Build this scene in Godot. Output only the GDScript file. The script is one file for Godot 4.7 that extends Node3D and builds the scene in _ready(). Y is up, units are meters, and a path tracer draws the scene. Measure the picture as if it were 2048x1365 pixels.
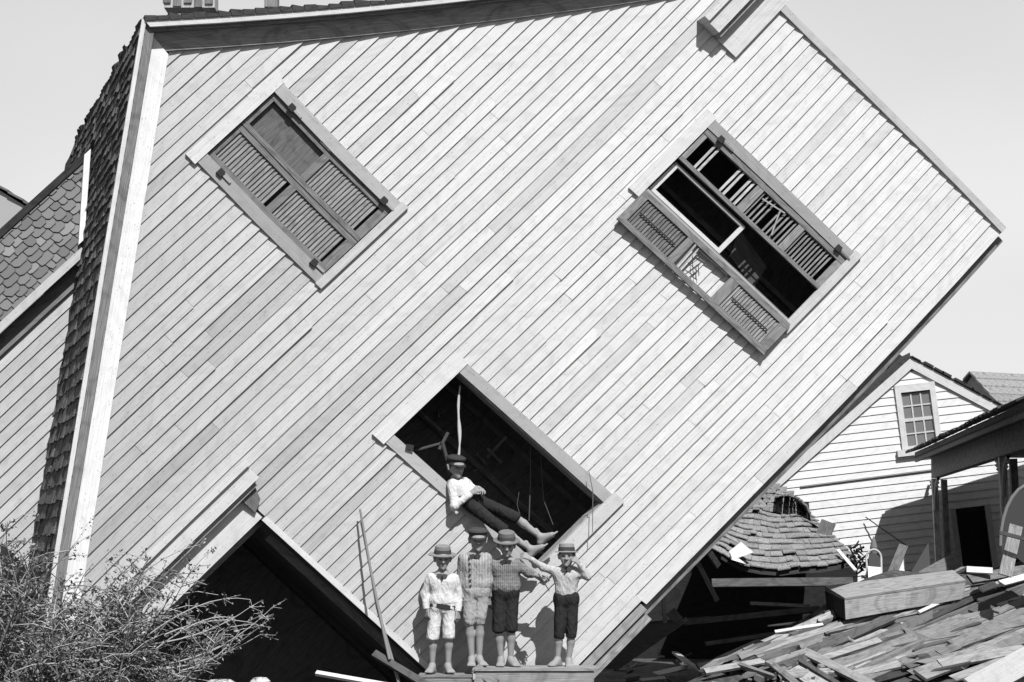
extends Node3D
# A storm-tipped clapboard house with five boys in front of it. Units are metres, y is up, the camera looks along -z.

var rng := RandomNumberGenerator.new()
var M := {}
var taken := {}
const EYE := Vector3(0, 1.7, 0)
const FOC := 4500.0
const PITCH := 0.09251
const PSI := 0.28499
const O := Vector3(-0.1189, 0.5651, -22.5)
var TX := Vector3(cos(PSI), 0, -sin(PSI))
var NX := Vector3(sin(PSI), 0, cos(PSI))


func _ready() -> void:
	rng.seed = 1900
	var cam := Camera3D.new()
	cam.name = "camera"
	cam.fov = 17.25
	cam.near = 0.1
	cam.far = 900.0
	cam.position = EYE
	cam.rotation.x = PITCH
	add_child(cam)
	cam.current = true
	var env := Environment.new()
	env.background_mode = Environment.BG_SKY
	var sm := ProceduralSkyMaterial.new()
	sm.sky_top_color = Color(0.4, 0.4, 0.4)
	sm.sky_horizon_color = Color(0.77, 0.77, 0.77)
	sm.sky_curve = 0.5
	sm.ground_bottom_color = Color(0.3, 0.3, 0.3)
	sm.ground_horizon_color = Color(0.5, 0.5, 0.5)
	sm.ground_curve = 0.05
	sm.sky_energy_multiplier = 1.0
	# faint high haze
	var cover := Image.create(512, 256, false, Image.FORMAT_RGBA8)
	var cn := noise(1.0, 4, 77)
	for y in 256:
		for x in 512:
			var ya := (y / 255.0 - 0.5) * PI
			var xa := x / 512.0 * TAU
			var cv := clampf(cn.get_noise_3d(cos(xa) * cos(ya) * 4.0, sin(ya) * 9.0, sin(xa) * cos(ya) * 4.0) * 0.9 + 0.35, 0.0, 1.0)
			cover.set_pixel(x, y, Color(1, 1, 1, cv * 0.06))
	sm.sky_cover = ImageTexture.create_from_image(cover)
	sm.sky_cover_modulate = Color(1, 1, 1, 1)
	var sky := Sky.new()
	sky.sky_material = sm
	env.sky = sky
	env.tonemap_mode = Environment.TONE_MAPPER_LINEAR
	env.tonemap_exposure = 1.62
	env.ssao_enabled = true
	env.ssil_enabled = true
	env.sdfgi_enabled = true
	var we := WorldEnvironment.new()
	we.name = "world"
	we.environment = env
	add_child(we)
	var sun := DirectionalLight3D.new()
	sun.name = "sun"
	sun.light_energy = 1.5
	sun.light_color = Color(1, 1, 1)
	sun.light_angular_distance = 0.5
	sun.shadow_enabled = true
	add_child(sun)
	var el := deg_to_rad(51.0)
	var az := PSI + deg_to_rad(3.0)
	var to_sun := Vector3(sin(az) * cos(el), sin(el), cos(az) * cos(el))
	sun.look_at_from_position(to_sun * 50.0, Vector3.ZERO, Vector3.UP)

	make_materials()
	make_ground()
	make_tilted_house()
	make_white_house()
	make_porch_house()
	make_far_roofs()
	make_collapsed_roof()
	make_debris()
	make_stand()
	make_boys()
	make_hanging_things()
	make_shrub()


# ------------------------------------------------------------------ helpers

func spot(x: float, y: float, depth: float) -> Vector3:
	# the point at the given distance in front of the camera, seen at picture position x, y
	var a := (x - 1024.0) / FOC
	var b := -(y - 682.5) / FOC
	var d := Vector3(a, b * cos(PITCH) + sin(PITCH), b * sin(PITCH) - cos(PITCH))
	return EYE + d * (depth / -d.z)


func G(c: Vector3) -> Vector3:
	# house coordinates (along the boards, down the house, out of the wall) to the world; the storm has racked the frame slightly
	var a := c.x / 5.0
	var b := c.y / 5.0
	var p := 0.001 + 3.8019 * a + 3.7405 * b - 0.06 * a * a + 0.2032 * a * b - 0.1728 * b * b - 0.0298 * a * a * a - 0.1225 * a * a * b - 0.0685 * a * b * b - 0.1434 * b * b * b
	var q := -0.7338 + 3.6681 * a - 3.4948 * b - 0.2272 * a * a + 0.2438 * a * b - 0.3114 * b * b + 0.0815 * a * a * a - 0.1652 * a * a * b + 0.041 * a * b * b - 0.2404 * b * b * b
	return O + TX * p + Vector3(0, q, 0) + NX * c.z


func numbered(called: String) -> String:
	var k: int = taken.get(called, 0)
	taken[called] = k + 1
	return called if k == 0 else "%s_%03d" % [called, k]


func thing(called: String, label: String, category: String, group := "") -> Node3D:
	var o := Node3D.new()
	o.name = numbered(called)
	add_child(o)
	tag(o, label, category, group)
	return o


func tag(o: Node, label: String, category: String, group := "") -> void:
	o.set_meta("label", label)
	o.set_meta("category", category)
	if group:
		o.set_meta("group", group)


class MB:
	# collects faces of one mesh
	var v := PackedVector3Array()
	var n := PackedVector3Array()
	var t := PackedVector2Array()
	var c := PackedColorArray()

	func quad(p: Array, uvs: Array, col: Color, out: Vector3, far := Color(0, 0, 0, 0)) -> void:
		var nn: Vector3 = (p[2] - p[0]).cross(p[3] - p[1])
		if nn.length_squared() < 1e-16:
			return
		nn = nn.normalized()
		var order := [0, 2, 1, 0, 3, 2]
		if nn.dot(out) < 0.0:
			nn = -nn
			order = [0, 1, 2, 0, 2, 3]
		for i in order:
			v.append(p[i])
			n.append(nn)
			t.append(uvs[i])
			c.append(far if far.a > 0.0 and (i == 1 or i == 2) else col)

	func tri(a: Vector3, b: Vector3, d: Vector3, na: Vector3, nb: Vector3, nd: Vector3, col: Color, ua := Vector2.ZERO, ub := Vector2.ZERO, ud := Vector2.ZERO) -> void:
		v.append_array([a, b, d])
		n.append_array([na, nb, nd])
		t.append_array([ua, ub, ud])
		c.append_array([col, col, col])

	func mesh() -> ArrayMesh:
		var arr := []
		arr.resize(Mesh.ARRAY_MAX)
		arr[Mesh.ARRAY_VERTEX] = v
		arr[Mesh.ARRAY_NORMAL] = n
		arr[Mesh.ARRAY_TEX_UV] = t
		arr[Mesh.ARRAY_COLOR] = c
		var m := ArrayMesh.new()
		m.add_surface_from_arrays(Mesh.PRIMITIVE_TRIANGLES, arr)
		return m


func put(parent: Node, called: String, mb: MB, mat: Material) -> MeshInstance3D:
	var o := MeshInstance3D.new()
	o.name = called
	o.mesh = mb.mesh()
	o.material_override = mat
	parent.add_child(o, true)
	return o


func grey(x: float) -> Color:
	return Color(x, x, x)


func prism(mb: MB, a: Array, b: Array, tone: float, segs := 1, house := false, tone_b := -1.0) -> void:
	# a solid between two cross-sections with the same number of corners
	var k := a.size()
	var uo := Vector2(rng.randf() * 7.0, rng.randf() * 7.0)
	var col := grey(tone)
	var prev: Array = []
	var pc := Vector3.ZERO
	var run := 0.0
	for i in segs + 1:
		var was := col
		if tone_b >= 0.0:
			col = grey(lerpf(tone, tone_b, float(i) / segs))
		var cur: Array = []
		var cc := Vector3.ZERO
		for j in k:
			var q: Vector3 = a[j].lerp(b[j], float(i) / segs)
			q = G(q) if house else q
			cur.append(q)
			cc += q / k
		if i == 0:
			cap(mb, cur, col, uo)
		else:
			var step := (cc - pc).length()
			var side := 0.0
			for j in k:
				var j2 := (j + 1) % k
				var w: float = (cur[j2] - cur[j]).length()
				var mid: Vector3 = (cur[j] + cur[j2] + prev[j] + prev[j2]) * 0.25
				mb.quad([prev[j], cur[j], cur[j2], prev[j2]], [uo + Vector2(run, side), uo + Vector2(run + step, side), uo + Vector2(run + step, side + w), uo + Vector2(run, side + w)], was, mid - (cc + pc) * 0.5, col)
				side += w
			run += step
		if i == segs:
			cap(mb, cur, col, uo)
			# turn the end cap outward
		prev = cur
		pc = cc
	if mb.v.size() == 0:
		return


func cap(mb: MB, ring: Array, col: Color, uo: Vector2) -> void:
	if ring.size() == 4:
		var nn: Vector3 = (ring[2] - ring[0]).cross(ring[3] - ring[1])
		mb.quad(ring, [uo, uo + Vector2(0.1, 0), uo + Vector2(0.1, 0.1), uo + Vector2(0, 0.1)], col, nn)
	else:
		for j in range(1, ring.size() - 1):
			var nn: Vector3 = (ring[j] - ring[0]).cross(ring[j + 1] - ring[0]).normalized()
			mb.tri(ring[0], ring[j + 1], ring[j], nn, nn, nn, col)


func fb(mb: MB, u0: float, u1: float, v0: float, v1: float, w0: float, w1: float, tone: float, upright := false) -> void:
	# a board in house coordinates
	if upright:
		prism(mb, [Vector3(u0, v0, w0), Vector3(u1, v0, w0), Vector3(u1, v0, w1), Vector3(u0, v0, w1)], [Vector3(u0, v1, w0), Vector3(u1, v1, w0), Vector3(u1, v1, w1), Vector3(u0, v1, w1)], tone, maxi(1, int(ceil(absf(v1 - v0) / 0.8))), true)
	else:
		prism(mb, [Vector3(u0, v0, w0), Vector3(u0, v1, w0), Vector3(u0, v1, w1), Vector3(u0, v0, w1)], [Vector3(u1, v0, w0), Vector3(u1, v1, w0), Vector3(u1, v1, w1), Vector3(u1, v0, w1)], tone, maxi(1, int(ceil(absf(u1 - u0) / 0.8))), true)


func fpart(parent: Node, called: String, mat: Material, u0: float, u1: float, v0: float, v1: float, w0: float, w1: float, tone: float, upright := false) -> MeshInstance3D:
	var mb := MB.new()
	fb(mb, u0, u1, v0, v1, w0, w1, tone, upright)
	return put(parent, called, mb, mat)


func box(mb: MB, lo: Vector3, hi: Vector3, tone: float, xf := Transform3D()) -> void:
	# a box whose grain runs along its longest side
	var d := hi - lo
	var ax := d.max_axis_index()
	var a: Array = []
	var b: Array = []
	var e1 := (ax + 1) % 3
	var e2 := (ax + 2) % 3
	for k in [[0, 0], [1, 0], [1, 1], [0, 1]]:
		var p := lo
		p[e1] = lo[e1] + d[e1] * k[0]
		p[e2] = lo[e2] + d[e2] * k[1]
		var q := p
		q[ax] = hi[ax]
		a.append(xf * p)
		b.append(xf * q)
	prism(mb, a, b, tone)


func beam(mb: MB, p: Vector3, q: Vector3, wide: float, thick: float, face: Vector3, tone: float, taper := 1.0) -> void:
	# a plank from p to q whose broad side looks towards face
	var d := (q - p).normalized()
	var s := d.cross(face).normalized() * wide * 0.5
	var h := s.cross(d).normalized() * thick * 0.5
	if h.dot(face) < 0:
		h = -h
	prism(mb, [p - s - h, p + s - h, p + s + h, p - s + h], [q - s * taper - h, q + s * taper - h, q + s * taper + h, q - s * taper + h], tone)


func tube(mb: MB, pts: Array, radii: Array, tone: float, sides := 6) -> void:
	var col := grey(tone)
	var ring0: Array = []
	var nor0: Array = []
	var side := Vector3(0.3, 0.2, 0.9)
	for i in pts.size():
		var d: Vector3 = (pts[mini(i + 1, pts.size() - 1)] - pts[maxi(i - 1, 0)]).normalized()
		side = (side - d * side.dot(d)).normalized()
		var up := d.cross(side)
		var ring: Array = []
		var nor: Array = []
		for k in sides:
			var an := TAU * k / sides
			var e := side * cos(an) + up * sin(an)
			nor.append(e)
			ring.append(pts[i] + e * radii[i])
		if i > 0:
			for k in sides:
				var k2 := (k + 1) % sides
				mb.tri(ring0[k], ring[k], ring[k2], nor0[k], nor[k], nor[k2], col)
				mb.tri(ring0[k], ring[k2], ring0[k2], nor0[k], nor[k2], nor0[k2], col)
		ring0 = ring
		nor0 = nor


func lathe(mb: MB, profile: Array, tone: float, xf := Transform3D(), sides := 20, squash := 1.0) -> void:
	# profile: pairs of radius and height
	var col := grey(tone)
	for i in profile.size() - 1:
		var r0: float = profile[i][0]
		var y0: float = profile[i][1]
		var r1: float = profile[i + 1][0]
		var y1: float = profile[i + 1][1]
		for k in sides:
			var a := TAU * k / sides
			var b := TAU * (k + 1) / sides
			var p := [xf * Vector3(cos(a) * r0, y0, sin(a) * r0 * squash), xf * Vector3(cos(b) * r0, y0, sin(b) * r0 * squash), xf * Vector3(cos(b) * r1, y1, sin(b) * r1 * squash), xf * Vector3(cos(a) * r1, y1, sin(a) * r1 * squash)]
			var sl := Vector2(y1 - y0, -(r1 - r0)).normalized()
			var na := (xf.basis * Vector3(cos(a) * sl.x, sl.y, sin(a) * sl.x)).normalized()
			var nb := (xf.basis * Vector3(cos(b) * sl.x, sl.y, sin(b) * sl.x)).normalized()
			mb.tri(p[0], p[1], p[2], na, nb, nb, col)
			mb.tri(p[0], p[2], p[3], na, nb, na, col)


# ---------------------------------------------------------------- materials

func noise(freq: float, octaves := 3, sd := 1) -> FastNoiseLite:
	var f := FastNoiseLite.new()
	f.noise_type = FastNoiseLite.TYPE_SIMPLEX_SMOOTH
	f.seed = sd
	f.frequency = freq
	f.fractal_octaves = octaves
	return f


func streak_image(size: int, along: float, across: float, low: float, specks: float, sd: int, blotch := 0.0) -> Image:
	# grain running along x; wraps round without a seam
	var im := Image.create(size, size, false, Image.FORMAT_RGB8)
	var f := noise(1.0, 3, sd)
	var g := noise(1.0, 2, sd + 5)
	for y in size:
		for x in size:
			var fx := float(x) / size
			var fy := float(y) / size
			var s0 := f.get_noise_2d(x * along, y * across)
			var s1 := f.get_noise_2d((x - size) * along, y * across)
			var s := lerpf(s0, s1, fx)
			var s2 := lerpf(f.get_noise_2d(x * along, (y - size) * across), f.get_noise_2d((x - size) * along, (y - size) * across), fx)
			s = lerpf(s, s2, fy)
			var val := lerpf(low, 1.0, clampf(0.62 + s * 0.9, 0.0, 1.0))
			if blotch > 0.0:
				val *= 1.0 - blotch * clampf(g.get_noise_2d(sin(fx * TAU) * 1.7 + 9.0, sin(fy * TAU) * 1.7 + cos(fx * TAU) * 1.7) * 1.2, 0.0, 1.0)
			im.set_pixel(x, y, Color(val, val, val))
	for i in int(specks):
		var x := rng.randi() % size
		var y := rng.randi() % size
		var l := 1 + rng.randi() % 4
		var dark := rng.randf_range(0.62, 0.92)
		for k in l:
			var px := (x + k) % size
			var c0 := im.get_pixel(px, y).r * dark
			im.set_pixel(px, y, Color(c0, c0, c0))
	return im


func wood(called: String, im: Image, scale: Vector3, rough: float, bump := 0.0) -> StandardMaterial3D:
	var m := StandardMaterial3D.new()
	m.resource_name = called
	m.vertex_color_use_as_albedo = true
	m.albedo_texture = ImageTexture.create_from_image(im)
	m.uv1_scale = scale
	m.roughness = rough
	m.metallic_specular = 0.25
	if bump > 0.0:
		var nm := im.duplicate()
		nm.convert(Image.FORMAT_RGBA8)
		nm.bump_map_to_normal_map(bump)
		m.normal_enabled = true
		m.normal_texture = ImageTexture.create_from_image(nm)
		m.normal_scale = 0.7
	M[called] = m
	return m


func plain(called: String, tone: float, rough := 0.8) -> StandardMaterial3D:
	var m := StandardMaterial3D.new()
	m.resource_name = called
	m.albedo_color = grey(tone).linear_to_srgb()
	m.roughness = rough
	m.metallic_specular = 0.25
	M[called] = m
	return m


func make_materials() -> void:
	wood("paint", streak_image(512, 0.005, 0.26, 0.86, 1700, 3, 0.06), Vector3(0.45, 0.6, 1), 0.75)
	wood("bare", streak_image(512, 0.008, 0.16, 0.62, 1500, 8, 0.2), Vector3(0.6, 1.2, 1), 0.9, 2.0)
	wood("shingle", streak_image(256, 0.02, 0.25, 0.55, 500, 12, 0.25), Vector3(1.2, 2.4, 1), 0.95, 2.0)
	plain("dark", 0.02)
	plain("void", 0.035)
	plain("iron", 0.03, 0.6)
	var e := StandardMaterial3D.new()
	e.resource_name = "earth"
	e.uv1_triplanar = true
	e.uv1_world_triplanar = true
	e.uv1_scale = Vector3(0.4, 0.4, 0.4)
	e.albedo_texture = ImageTexture.create_from_image(streak_image(256, 0.08, 0.08, 0.45, 2500, 21, 0.3))
	e.albedo_color = grey(0.08).linear_to_srgb()
	e.roughness = 1.0
	M["earth"] = e
	var s := StandardMaterial3D.new()
	s.resource_name = "solid tone"
	s.vertex_color_use_as_albedo = true
	s.roughness = 0.85
	s.metallic_specular = 0.2
	M["tone"] = s
	var g := StandardMaterial3D.new()
	g.resource_name = "old window glass"
	g.albedo_color = Color(0.12, 0.12, 0.12)
	g.roughness = 0.08
	M["glass"] = g
	var p := StandardMaterial3D.new()
	p.resource_name = "window pane"
	p.vertex_color_use_as_albedo = true
	p.roughness = 0.15
	M["pane"] = p


# ------------------------------------------------------------------- ground

func pile_height(x: float, z: float) -> float:
	# the heap of wreckage climbs to the right and away from the camera; d is the distance in front of the camera
	var d := -z
	var r := x / d * FOC
	var up := clampf(0.26 + (d - 24.0) * 0.33, 0.0, 1.42)
	up *= smoothstep(22.5, 23.6, d)
	var side := smoothstep(130.0, 430.0, r + (d - 24.0) * -90.0)
	return up * side


func make_ground() -> void:
	var mb := MB.new()
	var xs: Array = [-400.0, -60.0, -20.0, -8.0, -4.0, -1.0]
	for i in 46:
		xs.append(-0.6 + i * 0.25)
	xs.append_array([12.0, 16.0, 30.0, 80.0, 400.0])
	var zs: Array = [30.0, 0.0, -12.0, -19.0]
	for i in 40:
		zs.append(-20.0 - i * 0.33)
	zs.append_array([-36.0, -42.0, -60.0, -120.0, -600.0])
	var f := noise(0.6, 3, 4)
	var hs := {}
	for i in xs.size():
		for j in zs.size():
			var near: float = 1.0 if absf(xs[i]) < 14.0 and zs[j] > -34.0 and zs[j] < -19.0 else 0.0
			hs[Vector2i(i, j)] = Vector3(xs[i], pile_height(xs[i], zs[j]) - 0.02 + f.get_noise_2d(xs[i], zs[j]) * 0.1 * near, zs[j])
	for i in xs.size() - 1:
		for j in zs.size() - 1:
			mb.quad([hs[Vector2i(i, j)], hs[Vector2i(i + 1, j)], hs[Vector2i(i + 1, j + 1)], hs[Vector2i(i, j + 1)]], [Vector2.ZERO, Vector2.ZERO, Vector2.ZERO, Vector2.ZERO], Color.WHITE, Vector3.UP)
	var o := put(self, "ground", mb, M.earth)
	o.set_meta("kind", "structure")


func on_pile(x: float, y: float, lift := 0.0) -> Vector3:
	# where the line of sight at picture position x, y meets the heap, raised by lift
	var p := spot(x, y, 23.0)
	var d := 22.6
	while d < 36.0:
		p = spot(x, y, d)
		if p.y <= pile_height(p.x, p.z) + lift:
			return p
		d += 0.06
	return p


# ------------------------------------------------------------- tilted house

func rake_l(off: float, t: float) -> Vector2:
	# a line parallel to the left rake, t from the peak (0) to the eave (3)
	var pts := [Vector2(2.57, -7.29), Vector2(0.78, -6.0), Vector2(-1.52, -4.32), Vector2(-2.9, -3.28)]
	var i := clampi(int(t), 0, 2)
	return pts[i].lerp(pts[i + 1], t - i) + Vector2(0.587, 0.81) * off


func rake_r(off: float, t: float) -> Vector2:
	var pts := [Vector2(2.57, -7.29), Vector2(4.25, -6.14), Vector2(6.4, -4.68), Vector2(8.35, -3.36)]
	var i := clampi(int(t), 0, 2)
	return pts[i].lerp(pts[i + 1], t - i) + Vector2(-0.563, 0.826) * off


func v3(p: Vector2, w: float) -> Vector3:
	return Vector3(p.x, p.y, w)


func rake_board(parent: Node, called: String, mat: Material, left: bool, o0: float, o1: float, w0: float, w1: float, tone: float, cut0 := 0.0, cut1 := 0.0) -> void:
	var mb := MB.new()
	for i in 3:
		var t0 := float(i)
		var t1 := float(i) + 1.0
		var pa := rake_l(o0, t0) if left else rake_r(o0, t0)
		var pb := rake_l(o1, t0) if left else rake_r(o1, t0)
		var pc := rake_l(o0, t1 - 0.0001) if left else rake_r(o0, t1 - 0.0001)
		var pd := rake_l(o1, t1 - 0.0001) if left else rake_r(o1, t1 - 0.0001)
		if i == 0:
			# mitre at the peak
			var s := 1.0 if left else -1.0
			var along := (pc - pa).normalized()
			pa -= along * absf(o0) * 0.71 * signf(o0) * -1.0 + along * cut0
			pb -= along * o1 * -0.71 + along * cut0
			s = s
		prism(mb, [v3(pa, w0), v3(pb, w0), v3(pb, w1), v3(pa, w1)], [v3(pc, w0), v3(pd, w0), v3(pd, w1), v3(pc, w1)], tone, 3, true)
	put(parent, called, mb, mat)


func row_gaps(v: float) -> Array:
	# openings that interrupt the wall boards at height v
	var g: Array = []
	if v > -6.1 and v < -4.42:
		g.append([2.16, 3.18])
	if v > -2.98 and v < -0.84:
		g.append([5.14, 6.16])
	if v > -2.98 and v < -0.82:
		g.append([1.44, 2.44])
	return g


func board_tone(u: float, v: float) -> float:
	# the paint tone gets darker towards the left side
	var k := smoothstep(-1.5, 5.0, u + 0.25 * (v + 3.5))
	return lerpf(0.315, 0.5, k)


func make_tilted_house() -> void:
	var house := thing("tilted_house", "big white clapboard house tipped onto its corner by a storm, roof peak at upper left", "house")
	var back := MB.new()
	# wall boards, one mesh each, lapped like clapboards
	var k := -1
	while true:
		var v1 := -0.042 - 0.112 * k
		var v0 := v1 - 0.112
		if k == -1:
			v1 = 0.1
			v0 = -0.042
		k += 1
		if v1 < -6.95:
			break
		var spans: Array = []
		if v1 <= -3.6:
			spans.append([2.66 - (v0 + 6.958) * 1.429 - 0.05, 2.66 - (v1 + 6.958) * 1.429 - 0.05, 2.6 + (v0 + 6.958) * 1.465 + 0.05, 2.6 + (v1 + 6.958) * 1.465 + 0.05])
		else:
			spans.append([0.05, 0.05, 7.62, 7.62])
		if k == 0:
			spans = [[1.92, 1.93, 7.64, 7.64]]
		for g in row_gaps((v0 + v1) * 0.5):
			var nxt: Array = []
			for s in spans:
				if g[0] > s[0] and g[1] < s[2]:
					nxt.append([s[0], s[1], g[0], g[0]])
					nxt.append([g[1], g[1], s[2], s[3]])
				else:
					nxt.append(s)
			spans = nxt
		for s in spans:
			if s[3] - s[1] < 0.05:
				continue
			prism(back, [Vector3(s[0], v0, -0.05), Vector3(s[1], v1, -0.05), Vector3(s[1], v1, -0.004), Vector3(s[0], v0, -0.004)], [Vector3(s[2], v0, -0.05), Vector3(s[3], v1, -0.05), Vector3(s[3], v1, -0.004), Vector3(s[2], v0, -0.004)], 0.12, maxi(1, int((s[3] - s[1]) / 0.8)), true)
			# butt joints
			var cuts: Array = [0.0]
			var len: float = s[3] - s[1]
			if len > 2.2:
				var at := rng.randf_range(0.7, len - 0.7)
				cuts.append(at)
				if len > 5.0:
					cuts.append(fposmod(at + rng.randf_range(1.8, 3.2), len - 1.0) + 0.5)
			cuts.append(len)
			cuts.sort()
			for i in cuts.size() - 1:
				var a0: float = s[0] if i == 0 else s[1] + cuts[i] + 0.003
				var a1: float = s[1] + cuts[i] + (0.003 if i > 0 else 0.0)
				var b0: float = s[2] if i == cuts.size() - 2 else s[1] + cuts[i + 1]
				var b1: float = s[1] + cuts[i + 1]
				if b1 - a1 < 0.03:
					continue
				var mb := MB.new()
				var slip := rng.randf_range(-0.003, 0.003)
				var lip := rng.randf_range(0.016, 0.027)
				var lip_b := rng.randf_range(0.016, 0.027) + (rng.randf_range(0.004, 0.011) if rng.randf() < 0.15 else 0.0)
				var worn := rng.randf_range(0.94, 1.03) * (0.86 if rng.randf() < 0.1 else 1.0)
				prism(mb, [Vector3(a0, v0 + slip * 0.5, 0.0), Vector3(a1, v1 + slip, 0.0), Vector3(a1, v1 + slip, lip), Vector3(a0, v0 + slip * 0.5, 0.005)], [Vector3(b0, v0 - slip * 0.4, 0.0), Vector3(b1, v1 - slip, 0.0), Vector3(b1, v1 - slip, lip_b), Vector3(b0, v0 - slip * 0.4, 0.005)], board_tone(a1, v0) * worn, maxi(2, int((b1 - a1) / 0.7)), true, board_tone(b1, v0) * worn)
				put(house, "clapboard", mb, M.paint)
	put(house, "sheathing", back, M.bare)

	# rakes
	rake_board(house, "rake_crown", M.paint, true, -0.03, 0.012, 0.15, 0.205, 0.5)
	rake_board(house, "rake_fascia", M.bare, true, 0.012, 0.105, 0.1, 0.17, 0.2)  # grey tone stands in for the shade on the moulding
	rake_board(house, "rake_frieze", M.paint, true, 0.1, 0.285, 0.005, 0.06, 0.6)
	rake_board(house, "rake_fascia", M.paint, false, -0.004, 0.055, 0.165, 0.215, 0.48)
	rake_board(house, "rake_soffit", M.bare, false, 0.0, 0.04, -0.05, 0.165, 0.2)
	rake_board(house, "rake_frieze", M.bare, false, 0.04, 0.25, 0.0, 0.05, 0.3)
	rake_board(house, "bed_moulding", M.bare, false, 0.04, 0.075, 0.05, 0.12, 0.3)

	# corner boards, base board and the sill below it
	fpart(house, "corner_board", M.paint, 7.61, 7.69, -3.2, 0.1, 0.0, 0.045, 0.36, true)
	fpart(house, "corner_board", M.paint, 0.0, 0.055, -3.17, -0.05, 0.0, 0.035, 0.5, true)
	var mb := MB.new()
	fb(mb, 0.98, 1.9, 0.065, 0.15, -0.16, 0.0, 0.3)
	put(house, "sill_beam", mb, M.bare)
	mb = MB.new()
	fb(mb, 1.0, 1.86, 0.175, 0.25, -0.2, 0.015, 0.3)
	put(house, "sill_beam", mb, M.bare)
	fpart(house, "broken_board", M.paint, 0.9, 1.925, -0.04, 0.04, 0.0, 0.024, 0.47)

	# shell
	mb = MB.new()
	fb(mb, 0.03, 7.6, 0.1, 0.2, -8.0, -0.06, 0.2)
	put(house, "floor", mb, M.bare)
	mb = MB.new()
	fb(mb, 0.02, 0.1, -3.3, 0.1, -8.0, -0.055, 0.22)
	put(house, "side_wall", mb, M.bare)
	mb = MB.new()
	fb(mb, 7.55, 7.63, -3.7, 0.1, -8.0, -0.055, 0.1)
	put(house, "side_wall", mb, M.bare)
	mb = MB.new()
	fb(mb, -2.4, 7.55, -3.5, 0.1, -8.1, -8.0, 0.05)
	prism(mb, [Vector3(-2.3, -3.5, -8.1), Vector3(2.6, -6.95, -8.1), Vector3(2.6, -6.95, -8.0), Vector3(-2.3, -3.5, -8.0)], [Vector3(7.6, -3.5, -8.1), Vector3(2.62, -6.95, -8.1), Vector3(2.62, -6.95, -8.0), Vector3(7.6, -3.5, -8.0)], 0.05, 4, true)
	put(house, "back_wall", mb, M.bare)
	mb = MB.new()
	fb(mb, 0.1, 7.55, -3.22, -3.14, -8.0, -0.055, 0.2)
	put(house, "ceiling", mb, M.bare)
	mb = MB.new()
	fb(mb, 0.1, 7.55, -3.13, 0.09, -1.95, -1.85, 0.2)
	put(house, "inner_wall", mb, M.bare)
	for i in 14:
		var u := 0.9 + i * 0.42
		mb = MB.new()
		prism(mb, [Vector3(u, -3.13, -1.85), Vector3(u + 0.06, -3.13, -1.85), Vector3(u + 0.06, -3.13, -1.75), Vector3(u, -3.13, -1.75)], [Vector3(u + rng.randf_range(-0.1, 0.1), 0.09, -1.85), Vector3(u + 0.06, 0.09, -1.85), Vector3(u + 0.06, 0.09, -1.75), Vector3(u, 0.09, -1.75)], rng.randf_range(0.25, 0.45), 1, true)
		put(house, "stud", mb, M.bare)
	for i in 16:
		mb = MB.new()
		var c := Vector3(rng.randf_range(1.5, 2.4), rng.randf_range(-2.6, -0.8), -1.7)
		beam(mb, G(c), G(c + Vector3(rng.randf_range(-0.3, 0.3), rng.randf_range(-0.3, 0.3), 0.2)), 0.03, 0.008, NX, rng.randf_range(0.3, 0.5))
		put(house, "torn_lath", mb, M.bare)

	# roof planes and their shingles
	for left in [true, false]:
		mb = MB.new()
		for i in 3:
			var pa := rake_l(0.0, i) if left else rake_r(0.0, i)
			var pb := rake_l(0.09, i) if left else rake_r(0.04, i)
			var pc := rake_l(0.0, i + 0.9999) if left else rake_r(0.0, i + 0.9999)
			var pd := rake_l(0.09, i + 0.9999) if left else rake_r(0.04, i + 0.9999)
			var front := 0.1 if left else 0.16
			prism(mb, [v3(pa, front), v3(pb, front), v3(pb, -8.2), v3(pa, -8.2)], [v3(pc, front), v3(pd, front), v3(pd, -8.2), v3(pc, -8.2)], 0.09, 2, true)
		put(house, "roof_plane", mb, M.shingle)
	var stuff := MB.new()
	var made := 0
	for row in 44:
		var t0 := row * 0.057
		var w := 0.2
		while w > (-3.0 if row > 3 else -6.8):
			var wide := rng.randf_range(0.16, 0.34)
			var one := MB.new()
			var a := rake_l(-0.03 - rng.randf() * 0.025, t0 + 0.073)
			var b := rake_l(-0.012, t0 - 0.02)
			var th := Vector2(0.587, 0.81) * 0.03
			var jag := rng.randf_range(-0.015, 0.015)
			var a2 := a + (a - b).normalized() * jag
			prism(one, [v3(b, w), v3(b + th, w), v3(a2 + th, w), v3(a2, w)], [v3(b, w - wide + 0.012), v3(b + th, w - wide + 0.012), v3(a2 + th, w - wide + 0.012), v3(a2, w - wide + 0.012)], rng.randf_range(0.11, 0.17), 1, true)
			if made < 285 and w > -1.5:
				put(house, "shingle", one, M.shingle)
				made += 1
			else:
				stuff.v.append_array(one.v)
				stuff.n.append_array(one.n)
				stuff.t.append_array(one.t)
				stuff.c.append_array(one.c)
			w -= wide
	if stuff.v.size():
		put(house, "shingles", stuff, M.shingle).set_meta("kind", "stuff")
	# torn shingles standing up along the ridge and along the upper rake
	for i in 34:
		var one := MB.new()
		var w := 0.15 - i * 0.2
		var h := rng.randf_range(-0.02, 0.035) + 0.03 * sin(i * 0.7) * sin(i * 0.7)
		prism(one, [Vector3(2.5, -7.25, w), Vector3(2.66, -7.22, w), Vector3(2.6 + rng.randf_range(-0.08, 0.06), -7.3 - h, w), Vector3(2.56, -7.31 - h, w)], [Vector3(2.5, -7.25, w - 0.21), Vector3(2.66, -7.22, w - 0.21), Vector3(2.62, -7.3 - h * rng.randf_range(0.5, 1.1), w - 0.21), Vector3(2.57, -7.32 - h, w - 0.21)], 0.05, 1, true)
		put(house, "ridge_shingle", one, M.shingle)
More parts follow.
